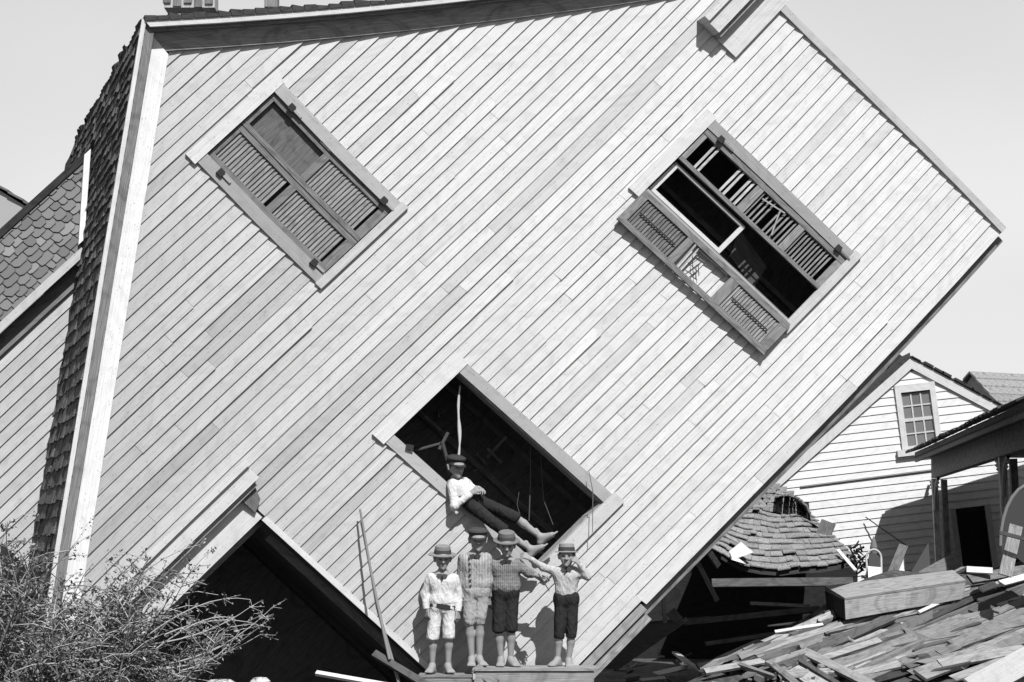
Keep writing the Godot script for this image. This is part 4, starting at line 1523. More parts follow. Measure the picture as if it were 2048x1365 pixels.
func make_white_house() -> void:
	var h := thing("white_house", "smaller white clapboard house with twelve-pane attic window, leaning behind the wreckage at right", "house")
	var xf := Transform3D(Basis(Vector3(0, 0, 1), deg_to_rad(6.5)), spot(1820, 716, 40.0))
	h.transform = xf
	var inv := xf.affine_inverse()
	var sl := 0.70
	var mb := MB.new()
	var wx: Array = [inv * spot(1799, 787, 40), inv * spot(1876, 890, 40)]
	var w0 := Vector2(wx[0].x + 0.02, wx[1].y)
	var w1 := Vector2(wx[1].x - 0.02, wx[0].y)
	var dx: Array = [inv * spot(1912, 1028, 40), inv * spot(1985, 1130, 40)]
	var y := -0.24
	while y > -5.6:
		var y0 := y - 0.14
		var half := minf(-y / sl - 0.2, 3.1)
		var half0 := minf(-y0 / sl - 0.2, 3.1)
		var spans: Array = [[-half0, -half, half0, half]]
		var gaps: Array = []
		if y0 < w1.y and y > w0.y:
			gaps.append([w0.x - 0.06, w1.x + 0.06])
		if y0 < dx[0].y and y > -4.4:
			gaps.append([dx[0].x, dx[1].x])
		for g in gaps:
			if g[0] < spans[-1][2]:
				var s: Array = spans.pop_back()
				spans.append([s[0], s[1], g[0], g[0]])
				if s[2] > g[1]:
					spans.append([g[1], g[1], s[2], s[3]])
		for s in spans:
			if s[2] - s[0] < 0.06:
				continue
			mb = MB.new()
			var j := rng.randf_range(-0.006, 0.006)
			prism(mb, [Vector3(s[0], y0, 0.0), Vector3(s[1], y, 0.0), Vector3(s[1], y, 0.008), Vector3(s[0], y0 + j, 0.024)], [Vector3(s[2], y0, 0.0), Vector3(s[3], y, 0.0), Vector3(s[3], y, 0.008), Vector3(s[2], y0 - j, 0.024)], 0.6 * rng.randf_range(0.96, 1.04))
			put(h, "clapboard", mb, M.paint)
		y = y0
	# sheathing and body
	mb = MB.new()
	prism(mb, [Vector3(0, -0.1, -0.02), Vector3(-3.1, -2.27, -0.02), Vector3(-3.1, -5.6, -0.02), Vector3(3.1, -5.6, -0.02), Vector3(3.1, -2.27, -0.02)], [Vector3(0, -0.1, -7), Vector3(-3.1, -2.27, -7), Vector3(-3.1, -5.6, -7), Vector3(3.1, -5.6, -7), Vector3(3.1, -2.27, -7)], 0.05)
	put(h, "wall", mb, M.bare)
	for s in [-1.0, 1.0]:
		var d := Vector3(s, -sl, 0).normalized()
		var nn := Vector3(-s * sl, -1, 0).normalized()
		mb = MB.new()
		prism(mb, [Vector3(0, 0, 0.03), Vector3(0, -0.2, 0.03), Vector3(0, -0.2, 0.06), Vector3(0, 0, 0.06)], [d * 4.2 + Vector3(0, 0, 0.03), d * 4.2 + nn * 0.16 + Vector3(0, 0, 0.03), d * 4.2 + nn * 0.16 + Vector3(0, 0, 0.06), d * 4.2 + Vector3(0, 0, 0.06)], 0.5, 3)
		put(h, "rake_board", mb, M.paint)
		mb = MB.new()
		var t: float = 0.085 if s < 0 else 0.03
		prism(mb, [Vector3(0, 0.004, 0.08), Vector3(0, 0.004 + t, 0.08), Vector3(0, 0.004 + t, -7.2), Vector3(0, 0.004, -7.2)], [d * 4.3 - nn * 0.004 + Vector3(0, 0, 0.08), d * 4.3 - nn * t + Vector3(0, 0, 0.08), d * 4.3 - nn * t + Vector3(0, 0, -7.2), d * 4.3 - nn * 0.004 + Vector3(0, 0, -7.2)], 0.07, 3)
		put(h, "roof", mb, M.shingle)
	for i in 9:
		mb = MB.new()
		var at := Vector3(1, -sl, 0).normalized() * (0.1 + i * 0.2 + rng.randf() * 0.1) + Vector3(0, 0.025, 0)
		box(mb, Vector3(-0.09, 0, -0.1), Vector3(0.09, rng.randf_range(0.015, 0.045), 0.1), 0.06, Transform3D(Basis(Vector3(0, 0, 1), -atan(sl)), at))
		put(h, "edge_shingle", mb, M.shingle)
	# window
	var win := part_node(h, "attic_window")
	for f in [["casing", w0.x - 0.1, w0.y - 0.02, w0.x, w1.y + 0.14], ["casing", w1.x, w0.y - 0.02, w1.x + 0.1, w1.y + 0.14], ["head_casing", w0.x, w1.y, w1.x, w1.y + 0.137], ["sill", w0.x - 0.2, w0.y - 0.14, w1.x + 0.2, w0.y - 0.022]]:
		mb = MB.new()
		box(mb, Vector3(f[1], f[2], 0.0), Vector3(f[3], f[4], 0.06 if f[0] != "sill" else 0.1), 0.5)
		put(win, f[0], mb, M.paint)
	mb = MB.new()
	box(mb, Vector3(w0.x, w1.y - 0.03, 0.0), Vector3(w1.x, w1.y + 0.0, 0.04), 0.05)
	put(win, "head_jamb", mb, M.bare)
	var ww := w1.x - w0.x
	var hh := w1.y - w0.y
	for i in 3:
		for j in 4:
			mb = MB.new()
			box(mb, Vector3(w0.x + ww * i / 3.0 + 0.012, w0.y + hh * j / 4.0 + 0.012, -0.004), Vector3(w0.x + ww * (i + 1) / 3.0 - 0.012, w0.y + hh * (j + 1) / 4.0 - 0.012, 0.008), rng.randf_range(0.1, 0.15))
			put(win, "pane", mb, M.pane)
	for i in 4:
		mb = MB.new()
		box(mb, Vector3(w0.x + ww * i / 3.0 - 0.013, w0.y, 0.009), Vector3(w0.x + ww * i / 3.0 + 0.013, w1.y - 0.03, 0.024), 0.45)
		put(win, "glazing_bar", mb, M.paint)
	for j in 5:
		mb = MB.new()
		var t := 0.03 if j % 2 == 0 else 0.012
		box(mb, Vector3(w0.x, w0.y + hh * j / 4.0 - t, 0.008), Vector3(w1.x, w0.y + hh * j / 4.0 + t, 0.026), 0.45)
		put(win, "sash_rail", mb, M.paint)
	# the darker board line across the wall and the door frame
	for q in [[1601, 974, 1866, 940]]:
		var a := inv * spot(q[0], q[1], 40.0)
		var b := inv * spot(q[2], q[3], 40.0)
		mb = MB.new()
		prism(mb, [Vector3(a.x, a.y - 0.012, 0.0), Vector3(a.x, a.y + 0.012, 0.0), Vector3(a.x, a.y + 0.012, 0.045), Vector3(a.x, a.y - 0.012, 0.045)], [Vector3(b.x, b.y - 0.012, 0.0), Vector3(b.x, b.y + 0.012, 0.0), Vector3(b.x, b.y + 0.012, 0.045), Vector3(b.x, b.y - 0.012, 0.045)], 0.25)
		put(h, "drip_board", mb, M.paint)
	for e in [dx[0].x - 0.1, dx[1].x]:
		mb = MB.new()
		box(mb, Vector3(e, -5.6, 0.0), Vector3(e + 0.1, dx[0].y + 0.1, 0.05), 0.4)
		put(h, "door_casing", mb, M.paint)
	mb = MB.new()  # near-black sheet stands in for the shade inside the open doorway
	box(mb, Vector3(dx[0].x, -5.6, -0.018), Vector3(dx[1].x, dx[0].y, -0.01), 0.02)
	put(h, "dark_doorway", mb, M.bare)
	# two brick stubs of a chimney seen past the left slope of the roof
	for q in [[1803, 724, 0.24, 0.26, 0.05], [1772, 738, 0.16, 0.2, 0.16]]:
		mb = MB.new()
		var c := inv * spot(q[0], q[1], 40.6)
		box(mb, Vector3(-q[2] * 0.5, -0.5, -0.6), Vector3(q[2] * 0.5, q[3] * 0.5, -0.2), q[4], Transform3D(Basis(Vector3(0, 0, 1), -0.75), c))
		put(h, "chimney_stub", mb, M.bare)
	# a wire running down across the wall
	mb = MB.new()
	tube(mb, [inv * spot(1732, 1035, 39.9), inv * spot(1770, 1062, 39.7), inv * spot(1815, 1093, 39.4)], [0.012, 0.012, 0.012], 0.04, 4)
	put(h, "cable", mb, M.tone)


func make_porch_house() -> void:
	var h := thing("porch_house", "dark open porch with scroll brackets at the right edge, before the white house", "porch")
	var d := Vector3(0.075, -0.004, -1.0).normalized()
	var p0 := spot(1816, 905.6, 39.2)
	var sd := Vector3(1, 0, 0.075).normalized()
	var near := -12.8
	var mb := MB.new()
	# roof: thin eave, then rising to the right
	var up := (sd + Vector3(0, 0.42, 0)).normalized()
	prism(mb, [p0, p0 + Vector3(0, 0.03, 0), p0 + up * 3.6 + Vector3(0, 0.03, 0), p0 + up * 3.6], [p0 + d * near, p0 + d * near + Vector3(0, 0.03, 0), p0 + d * near + up * 3.6 + Vector3(0, 0.03, 0), p0 + d * near + up * 3.6], 0.07, 6)
	put(h, "roof", mb, M.shingle)
	for i in 26:
		mb = MB.new()
		var s := -i * 0.45 - rng.randf() * 0.1
		beam(mb, p0 + d * s + Vector3(0, 0.035, 0) + sd * 0.1, p0 + d * (s - rng.randf_range(0.2, 0.44)) + Vector3(0, 0.035 + rng.randf_range(0, 0.03), 0) + sd * 0.1, 0.3, 0.03, Vector3(-0.3, 1, 0), rng.randf_range(0.05, 0.12))
		put(h, "shingle", mb, M.shingle)
	mb = MB.new()
	var f0 := p0 + sd * 0.12 + Vector3(0, -0.17, 0)
	prism(mb, [f0, f0 + Vector3(0, 0.168, 0), f0 + sd * 0.04 + Vector3(0, 0.168, 0), f0 + sd * 0.04], [f0 + d * near, f0 + d * near + Vector3(0, 0.168, 0), f0 + d * near + sd * 0.04 + Vector3(0, 0.168, 0), f0 + d * near + sd * 0.04], 0.3, 5)
	put(h, "fascia", mb, M.bare)
	var b0 := p0 + sd * 0.4 + Vector3(0, -0.45, 0)
	mb = MB.new()
	prism(mb, [b0, b0 + Vector3(0, 0.36, 0), b0 + sd * 0.14 + Vector3(0, 0.36, 0), b0 + sd * 0.14], [b0 + d * near, b0 + d * near + Vector3(0, 0.36, 0), b0 + d * near + sd * 0.14 + Vector3(0, 0.36, 0), b0 + d * near + sd * 0.14], 0.28, 5)
	put(h, "beam", mb, M.bare)
	mb = MB.new()
	var s0 := p0 + sd * 0.1 + Vector3(0, -0.08, 0)
	prism(mb, [s0 + d * 0.02, s0 + Vector3(0, -0.02, 0) + d * 0.02, s0 + sd * 3.0 + Vector3(0, -0.02, 0), s0 + sd * 3.0], [s0 + d * near, s0 + d * near + Vector3(0, -0.02, 0), s0 + d * near + sd * 3.0 + Vector3(0, -0.02, 0), s0 + d * near + sd * 3.0], 0.12, 4)
	put(h, "ceiling", mb, M.bare)
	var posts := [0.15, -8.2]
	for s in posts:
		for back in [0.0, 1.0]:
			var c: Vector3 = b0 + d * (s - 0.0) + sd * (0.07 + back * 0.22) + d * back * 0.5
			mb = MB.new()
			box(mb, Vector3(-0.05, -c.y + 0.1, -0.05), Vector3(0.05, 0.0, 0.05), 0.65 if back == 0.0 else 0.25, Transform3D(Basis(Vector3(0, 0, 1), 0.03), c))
			put(h, "post", mb, M.bare)  # front posts toned brighter to stand in for light reaching them
		for k in [-1.0, 1.0]:
			# scroll bracket: an arc with a few balls
			var br := part_node(h, "bracket")
			var c: Vector3 = b0 + d * s + sd * 0.07
			mb = MB.new()
			var pts: Array = []
			var rad: Array = []
			for i in 9:
				var a := PI * 0.5 * i / 8.0
				pts.append(c + d * k * (0.06 + 0.9 * (1 - cos(a)) * 0.6) + Vector3(0, -0.55 + 0.53 * sin(a), 0))
				rad.append(0.03)
			tube(mb, pts, rad, 0.34, 6)
			put(br, "scroll", mb, M.tone)
			for i in 5:
				mb = MB.new()
				lathe(mb, [[0, 0.035], [0.03, 0.0], [0, -0.035]], 0.4, Transform3D(Basis(), c + d * k * (0.1 + 0.11 * i) + Vector3(0, -0.09 - 0.06 * (i % 2), 0)), 8)
				put(br, "bead", mb, M.tone)
	# the wall of the building behind the posts, and the porch floor
	mb = MB.new()
	var w0 := b0 + sd * 2.3
	prism(mb, [Vector3(w0.x, 0, w0.z), w0 + Vector3(0, 0.4, 0), w0 + sd * 0.1 + Vector3(0, 0.4, 0), Vector3(w0.x, 0, w0.z) + sd * 0.1], [Vector3(w0.x, 0, w0.z) + d * near, w0 + d * near + Vector3(0, 0.4, 0), w0 + d * near + sd * 0.1 + Vector3(0, 0.4, 0), Vector3(w0.x, 0, w0.z) + d * near + sd * 0.1], 0.06, 4)
	put(h, "wall", mb, M.bare)
	for i in 4:
		mb = MB.new()
		var c := b0 + sd * (-0.1 + i * 0.26)
		c.y = 1.32
		prism(mb, [c, c + Vector3(0, -0.08, 0), c + sd * 0.25 + Vector3(0, -0.08, 0), c + sd * 0.25], [c + d * near, c + d * near + Vector3(0, -0.08, 0), c + d * near + sd * 0.25 + Vector3(0, -0.08, 0), c + d * near + sd * 0.25], 0.16, 4)
		put(h, "floor_plank", mb, M.bare)


func far_house(called: String, label: String, peak: Vector3, half: float, drop: float, deep: float, tone: float, yaw: float) -> void:
	var h := thing(called, label, "house", "roofs showing behind the wreckage")
	h.transform = Transform3D(Basis(Vector3.UP, yaw), peak)
	var n := 12
	for s in [-1.0, 1.0]:
		for i in n:
			var a := float(i) / n
			var b := float(i + 1) / n
			var mb := MB.new()
			prism(mb, [Vector3(s * half * a, -drop * a + 0.02, 0.1), Vector3(s * half * b, -drop * b + 0.05, 0.1), Vector3(s * half * b, -drop * b, 0.1), Vector3(s * half * a, -drop * a - 0.03, 0.1)], [Vector3(s * half * a, -drop * a + 0.02, -deep), Vector3(s * half * b, -drop * b + 0.05, -deep), Vector3(s * half * b, -drop * b, -deep), Vector3(s * half * a, -drop * a - 0.03, -deep)], tone * rng.randf_range(0.85, 1.15), 2)
			put(h, "shingle_course", mb, M.shingle)
	var mb := MB.new()
	prism(mb, [Vector3(0, -0.06, 0), Vector3(-half * 0.95, -drop, 0), Vector3(-half * 0.95, -peak.y, 0), Vector3(half * 0.95, -peak.y, 0), Vector3(half * 0.95, -drop, 0)], [Vector3(0, -0.06, -deep * 0.98), Vector3(-half * 0.95, -drop, -deep * 0.98), Vector3(-half * 0.95, -peak.y, -deep * 0.98), Vector3(half * 0.95, -peak.y, -deep * 0.98), Vector3(half * 0.95, -drop, -deep * 0.98)], 0.3)
	put(h, "wall", mb, M.paint)


func make_far_roofs() -> void:
	# roof slopes turned so that their shingles face the camera
	far_house("shingled_house", "grey shingled roof rising just behind the right slope of the white house", spot(1946, 745, 50.0), 2.6, 2.2, 6.0, 0.3, -1.05)
	far_house("grey_roofed_house", "flat grey roof far off at the right edge of the picture", spot(2052, 777, 70.0), 3.5, 2.0, 1.6, 0.28, -1.5)
	far_house("dark_roofed_house", "dark roof slope at the left edge behind the tipped house", spot(-75, 330, 48.0), 4.0, 2.4, 8.0, 0.16, 0.0)


func patch(s: float, t: float) -> Vector3:
	# the sagging roof: s runs left to right, t from the ridge down to the eave
	var bot := [[1385, 1062, 33.3], [1405, 1090, 33.2], [1480, 1127, 33.1], [1560, 1141, 33.1], [1640, 1131, 33.3], [1712, 1122, 33.6]]
	var top := [[1445, 1004, 36.2], [1475, 990, 36.3], [1505, 982, 36.3], [1535, 980, 36.3], [1565, 990, 36.3], [1596, 1006, 36.2]]
	var i := clampi(int(s * 5.0), 0, 4)
	var f := s * 5.0 - i
	var b := spot(lerpf(bot[i][0], bot[i + 1][0], f), lerpf(bot[i][1], bot[i + 1][1], f), lerpf(bot[i][2], bot[i + 1][2], f))
	var a := spot(lerpf(top[i][0], top[i + 1][0], f), lerpf(top[i][1], top[i + 1][1], f), lerpf(top[i][2], top[i + 1][2], f))
	return a.lerp(b, t) + Vector3(0, 0.02 * sin(t * PI) + 0.02 * sin(s * 17.0) * sin(t * 5.0), 0)


func make_collapsed_roof() -> void:
	var h := thing("collapsed_roof", "sagging shingled roof of a collapsed shed between the tipped house and the white house", "roof")
	var rows := 14
	var made := 0
	var rest := MB.new()
	for r in rows:
		var t0 := float(r) / rows
		var t1 := float(r + 1.4) / rows
		var s := rng.randf() * 0.03
		while s < 0.985:
			var w := rng.randf_range(0.03, 0.075)
			var s1 := minf(s + w - 0.0005, 1.0)
			var mb := MB.new()
			var j := rng.randf_range(-0.006, 0.014)
			var up := Vector3(0, 1, 0.3)
			var a0 := patch(s, t0)
			var a1 := patch(s1, t0)
			var b0 := patch(s + rng.randf_range(-0.002, 0.002), minf(t1 + j, 1.06))
			var b1 := patch(s1, minf(t1 + j * 0.5, 1.06))
			var l := rng.randf_range(0.042, 0.06) + (rng.randf_range(0.02, 0.06) if rng.randf() < 0.06 else 0.0)
			var l1 := l + rng.randf_range(-0.012, 0.012)
			prism(mb, [a0, a0 + up * 0.012, a1 + up * 0.012, a1], [b0 + up * (l - 0.016), b0 + up * l, b1 + up * l1, b1 + up * (l1 - 0.016)], rng.randf_range(0.25, 0.34))
			if made < 290:
				put(h, "shingle", mb, M.shingle)
				made += 1
			else:
				rest.v.append_array(mb.v)
				rest.n.append_array(mb.n)
				rest.t.append_array(mb.t)
				rest.c.append_array(mb.c)
			s += w
	if rest.v.size():
		put(h, "shingles", rest, M.shingle).set_meta("kind", "stuff")
	# the heaved-up lump of shingles left of the torn opening
	for r in 6:
		for c in 7:
			var one := MB.new()
			var x := 1494.0 + c * 13.5 + (r % 2) * 5.0
			var y := 968.0 + r * 9.0 + absf(c - 2.5) * absf(c - 2.5) * 1.4
			var z := 36.0 - r * 0.12
			var jx := rng.randf_range(-3, 3)
			prism(one, [spot(x + jx, y - 3.0, z), spot(x + 12.0 + jx, y - 3.0 + rng.randf_range(-2, 2), z), spot(x + 12.0 + jx, y - 3.0, z + 0.05), spot(x + jx, y - 3.0, z + 0.05)], [spot(x, y + 9.0 + rng.randf_range(-2, 3), z - 0.2), spot(x + 12.5, y + 9.0 + rng.randf_range(-2, 3), z - 0.2), spot(x + 12.5, y + 10.0, z - 0.14), spot(x, y + 10.0, z - 0.14)], rng.randf_range(0.19, 0.27))
			put(h, "torn_shingle", one, M.shingle)
	var mb := MB.new()
	for i in 10:
		var a := i / 10.0
		var b := (i + 1) / 10.0
		prism(mb, [patch(a, 0.0), patch(a, 1.02), patch(a, 1.02) - Vector3(0, 0.07, 0), patch(a, 0.0) - Vector3(0, 0.07, 0)], [patch(b, 0.0), patch(b, 1.02), patch(b, 1.02) - Vector3(0, 0.07, 0), patch(b, 0.0) - Vector3(0, 0.07, 0)], 0.06)
	put(h, "deck", mb, M.bare)
	# near-black sheet standing in for the shaded void under it
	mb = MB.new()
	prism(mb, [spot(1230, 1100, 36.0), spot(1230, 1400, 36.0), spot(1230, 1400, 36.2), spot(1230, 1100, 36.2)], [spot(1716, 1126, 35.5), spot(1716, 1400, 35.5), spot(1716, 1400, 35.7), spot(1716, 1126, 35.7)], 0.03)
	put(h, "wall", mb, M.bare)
	# torn flap curling up at the top
	for i in 15:
		mb = MB.new()
		var a := i / 15.0
		var pa: Array = []
		var pb: Array = []
		for e in [a, a + 0.062]:
			var an: float = lerpf(1.9, -0.15, e)
			var x := 1572.0 + 52.0 * cos(an) + 6.0 * rng.randf_range(-0.3, 0.3)
			var y := 1050.0 - 58.0 * maxf(sin(an), -0.1)
			pa.append(spot(x, y, 35.0))
			pa.append(spot(x - 14.0, y + 2.0 - 6.0 * e, 36.2))
			pb.append(spot(x + 2.0, y - 3.0, 35.0))
			pb.append(spot(x - 12.0, y - 2.0 - 6.0 * e, 36.2))
		prism(mb, [pa[0], pb[0], pb[2], pa[2]], [pa[1], pb[1], pb[3], pa[3]], rng.randf_range(0.2, 0.32))
		put(h, "torn_shingle", mb, M.shingle)
	mb = MB.new()
	prism(mb, [spot(1500, 985, 35.9), spot(1500, 1040, 35.9), spot(1500, 1040, 36.1), spot(1500, 985, 36.1)], [spot(1618, 1010, 36.1), spot(1622, 1070, 36.1), spot(1622, 1070, 36.3), spot(1618, 1010, 36.3)], 0.04)
	put(h, "dark_backing", mb, M.bare)  # near-black backing added so the torn opening looks shaded
	mb = MB.new()
	prism(mb, [spot(1524, 1004, 36.5), spot(1524, 1070, 36.5), spot(1524, 1070, 36.6), spot(1524, 1004, 36.6)], [spot(1618, 1004, 36.4), spot(1623, 1062, 36.4), spot(1623, 1062, 36.5), spot(1618, 1004, 36.5)], 0.04)
	put(h, "dark_backing", mb, M.bare)  # second dark backing, in place of the shaded hollow behind the flap


func debris(called: String, label: String, category: String, group: String, mb: MB, mat: Material) -> void:
	tag(put(self, numbered(called), mb, mat), label, category, group)


func splinter(mb: MB, p: Vector3, q: Vector3, wide: float, thick: float, face: Vector3, tone: float) -> void:
	# a plank with broken, slanting ends
	var d := (q - p).normalized()
	var s := d.cross(face).normalized() * wide * 0.5
	var h := s.cross(d).normalized() * thick * 0.5
	var e := func() -> Vector3: return d * rng.randf_range(-0.9, 0.9) * wide
	var taper := rng.randf_range(0.6, 1.0)
	prism(mb, [p - s - h + e.call(), p + s - h + e.call(), p + s + h + e.call(), p - s + h + e.call()], [q - s * taper - h + e.call(), q + s * taper - h + e.call(), q + s * taper + h + e.call(), q - s * taper + h + e.call()], tone)


func heap_place(x: float, y: float) -> String:
	# where on the heap a piece lies, named by its neighbours
	if x < 1300:
		return "in the shade right of the plank box"
	if x < 1500:
		return "by the pale plank pointing down"
	if x < 1640:
		return "beside the broken wooden frame" if y > 1320 else "above the broken wooden frame"
	if x < 1800:
		return "right of the broken frame" if y > 1330 else "below the boxed beam's left end"
	if y < 1240:
		return "between boxed beam and porch"
	if x > 1930:
		return "above the white corner board" if y < 1310 else "in the bottom right corner"
	return "below the boxed beam's right end" if y < 1300 else "left of the white corner board"


func heap_label(x: float, y: float, l: float, an: float, wide: float, tone: float) -> String:
	var shade := "pale" if tone > 0.21 else ("grey" if tone > 0.14 else "dark")
	var size := ("short" if l < 80 else ("medium" if l < 160 else ("long" if l < 260 else "very long"))) + (" narrow" if wide < 0.07 else (" broad" if wide > 0.12 else ""))
	var tilt := "" if an > 0.1 and an < 0.56 else (" slanting down to the right" if an < 0.1 else " standing steeply")
	return "%s %s plank%s %s" % [size, shade, tilt, heap_place(x, y)]


func make_debris() -> void:
	var mb: MB
	var face := Vector3(0, 0.8, 0.6)
	# timbers in the dark under the collapsed roof: x0 y0 x1 y1 distance width tone
	var dark := [
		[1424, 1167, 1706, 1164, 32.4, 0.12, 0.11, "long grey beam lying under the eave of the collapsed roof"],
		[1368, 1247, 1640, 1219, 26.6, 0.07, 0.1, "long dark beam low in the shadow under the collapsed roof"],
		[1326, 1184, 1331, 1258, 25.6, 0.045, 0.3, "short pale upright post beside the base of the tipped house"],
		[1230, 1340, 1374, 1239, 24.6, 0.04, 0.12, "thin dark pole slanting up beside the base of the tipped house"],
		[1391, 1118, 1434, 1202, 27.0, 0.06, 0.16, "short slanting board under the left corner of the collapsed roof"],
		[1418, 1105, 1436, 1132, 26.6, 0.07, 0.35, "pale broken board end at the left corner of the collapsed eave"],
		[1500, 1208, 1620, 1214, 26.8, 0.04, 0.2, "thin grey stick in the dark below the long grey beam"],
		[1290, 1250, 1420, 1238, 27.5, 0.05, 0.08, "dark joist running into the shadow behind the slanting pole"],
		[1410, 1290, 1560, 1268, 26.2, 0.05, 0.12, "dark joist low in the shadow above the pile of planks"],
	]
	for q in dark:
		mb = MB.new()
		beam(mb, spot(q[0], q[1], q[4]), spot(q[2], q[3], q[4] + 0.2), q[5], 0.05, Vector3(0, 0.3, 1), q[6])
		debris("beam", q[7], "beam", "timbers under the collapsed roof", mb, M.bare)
	mb = MB.new()
	box(mb, Vector3(-0.06, -0.07, -0.05), Vector3(0.06, 0.07, 0.05), 0.12, Transform3D(Basis(Vector3(0, 0, 1), 0.7), spot(1349, 1233, 25.8)))
	debris("wood_block", "small wood block stuck on the joint above the slanting pole", "block", "", mb, M.bare)
	mb = MB.new()
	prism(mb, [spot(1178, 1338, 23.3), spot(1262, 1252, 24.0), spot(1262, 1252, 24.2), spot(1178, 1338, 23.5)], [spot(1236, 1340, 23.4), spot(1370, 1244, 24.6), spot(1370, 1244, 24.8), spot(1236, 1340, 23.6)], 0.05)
	debris("dark_sheet", "dark wide sheet leaning under the base of the tipped house", "sheet", "", mb, M.bare)

	# boards lying on the heap: x0 y0 x1 y1 width-in-metres tone lift
	var boards := [
		[1398, 1338, 1730, 1258, 0.13, 0.24, 0.1, "longest grey plank along the near edge of the heap"],
		[1490, 1305, 1790, 1236, 0.1, 0.2, 0.08, "grey plank lying behind the longest plank"],
		[1560, 1290, 1860, 1226, 0.09, 0.16, 0.05, "narrow dark plank below the big boxed beam"],
		[1680, 1335, 1930, 1237, 0.15, 0.21, 0.14, "wide plank slanting up the middle of the heap"],
		[1740, 1345, 2048, 1222, 0.16, 0.23, 0.1, "wide plank in the middle of the heap reaching the right edge"],
		[1840, 1352, 2060, 1268, 0.19, 0.26, 0.13, "broad plank low on the right of the heap"],
		[1648, 1318, 1760, 1282, 0.08, 0.32, 0.16, "short pale plank on the left of the heap"],
		[1905, 1292, 2055, 1240, 0.16, 0.2, 0.16, "broad grey board near the right edge of the heap"],
		[1880, 1330, 2050, 1300, 0.13, 0.3, 0.16, "light grey board across the lower right of the heap"],
		[1780, 1300, 1900, 1283, 0.16, 0.24, 0.1, "short wide board in the middle of the heap"],
		[1570, 1352, 1690, 1345, 0.12, 0.28, 0.12, "short board along the bottom edge near the frame"],
		[1700, 1352, 1800, 1330, 0.1, 0.3, 0.14, "short light board right of the broken frame"],
		[1350, 1306, 1436, 1372, 0.09, 0.42, 0.1, "pale plank pointing down to the right at the near edge of the heap"],
		[1410, 1345, 1560, 1318, 0.08, 0.34, 0.1, "light plank just left of the broken frame"],
		[1940, 1160, 2060, 1140, 0.15, 0.17, 0.2, "grey board on top of the heap by the porch"],
	]
	for q in boards:
		mb = MB.new()
		var a := on_pile(q[0], q[1], q[6])
		var b := on_pile(q[2], q[3], q[6])
		beam(mb, a, b, q[4], 0.035, Vector3(rng.randf_range(-0.1, 0.1), 0.75, 0.65), q[5])
		debris("plank", q[7], "plank", "planks in the heap of wreckage", mb, M.bare)
	var whites := [
		[1802, 1249, 1924, 1214, 0.045, 0.08, "long thin white strip in the middle of the heap"],
		[1838, 1226, 1922, 1187, 0.04, 0.14, "white stick leaning on the front of the big boxed beam"],
		[1958, 1203, 2012, 1188, 0.06, 0.16, "white board end with a bent tip near the right edge"],
		[1934, 1140, 1986, 1143, 0.085, 0.3, "short white board on top of the heap below the porch"],
		[1962, 1180, 1992, 1169, 0.08, 0.26, "stubby white block left of the white pole"],
		[2002, 1168, 2070, 1150, 0.085, 0.24, "white pole end at the right edge of the heap"],
		[1536, 1253, 1640, 1241, 0.035, 0.12, "upper of two thin white strips left of the big boxed beam"],
		[1550, 1265, 1646, 1250, 0.035, 0.1, "lower of two thin white strips left of the big boxed beam"],
		[1310, 1350, 1376, 1335, 0.1, 0.1, "small white board in the dark at the foot of the slanting pole"],
		[1950, 1378, 2075, 1310, 0.3, 0.2, "wide white board in the bottom right corner"],
		[1280, 1362, 1330, 1357, 0.05, 0.1, "thin pale scrap at the bottom edge right of the plank box"],
	]
	for q in whites:
		mb = MB.new()
		beam(mb, on_pile(q[0], q[1], q[5]), on_pile(q[2], q[3], q[5]), q[4], 0.025, Vector3(0, 0.6, 0.8), 0.5 if q[4] < 0.2 else 0.33)
		debris("white_board", q[6], "board", "white boards in the heap", mb, M.paint)
	# the crowd of ordinary planks
	for i in 290:
		var x := rng.randf_range(1400, 2040)
		var y := rng.randf_range(1185, 1365)
		if y < 1330 - (x - 1400) * 0.32 or (x < 1700 and y < 1250):
			continue
		var l := rng.randf_range(110, 380) if rng.randf() < 0.55 else rng.randf_range(30, 130)
		var an := deg_to_rad(rng.randf_range(9, 27)) if rng.randf() < 0.78 or l > 180.0 else deg_to_rad(rng.randf_range(-30, 45))
		var lift := rng.randf_range(0.0, 0.13)
		var wide := rng.randf_range(0.02, 0.13) if rng.randf() < 0.75 else rng.randf_range(0.1, 0.17)
		var tone := rng.randf_range(0.05, 0.24) if rng.randf() < 0.9 else rng.randf_range(0.26, 0.42)
		mb = MB.new()
		splinter(mb, on_pile(x, y, lift), on_pile(x + l * cos(an), y - l * sin(an), lift + rng.randf_range(-0.02, 0.06)), wide, rng.randf_range(0.02, 0.06), Vector3(rng.randf_range(-0.3, 0.3), 0.8, rng.randf_range(0.2, 0.9)), tone)
		debris("plank", heap_label(x, y, l, an, wide, tone), "plank", "planks in the heap of wreckage", mb, M.bare)
	for i in 60:
		var x := rng.randf_range(1180, 2040)
		var y := rng.randf_range(1290, 1368)
		mb = MB.new()
		var p := on_pile(x, y, 0.04)
		var tone := rng.randf_range(0.1, 0.42)
		beam(mb, p, p + Vector3(rng.randf_range(-0.2, 0.2), rng.randf_range(-0.03, 0.08), rng.randf_range(-0.15, 0.15)), rng.randf_range(0.03, 0.09), 0.02, Vector3(rng.randf_range(-0.5, 0.5), 1, rng.randf_range(0, 0.8)), tone)
		debris("splinter", "%s splinter of wood %s" % ["pale" if tone > 0.3 else ("grey" if tone > 0.19 else "dark"), heap_place(x, y)], "wood scrap", "splinters on the heap", mb, M.bare)

	# the big boxed beam
	var bb := thing("boxed_beam", "big hollow boxed beam lying across the top of the heap", "beam")
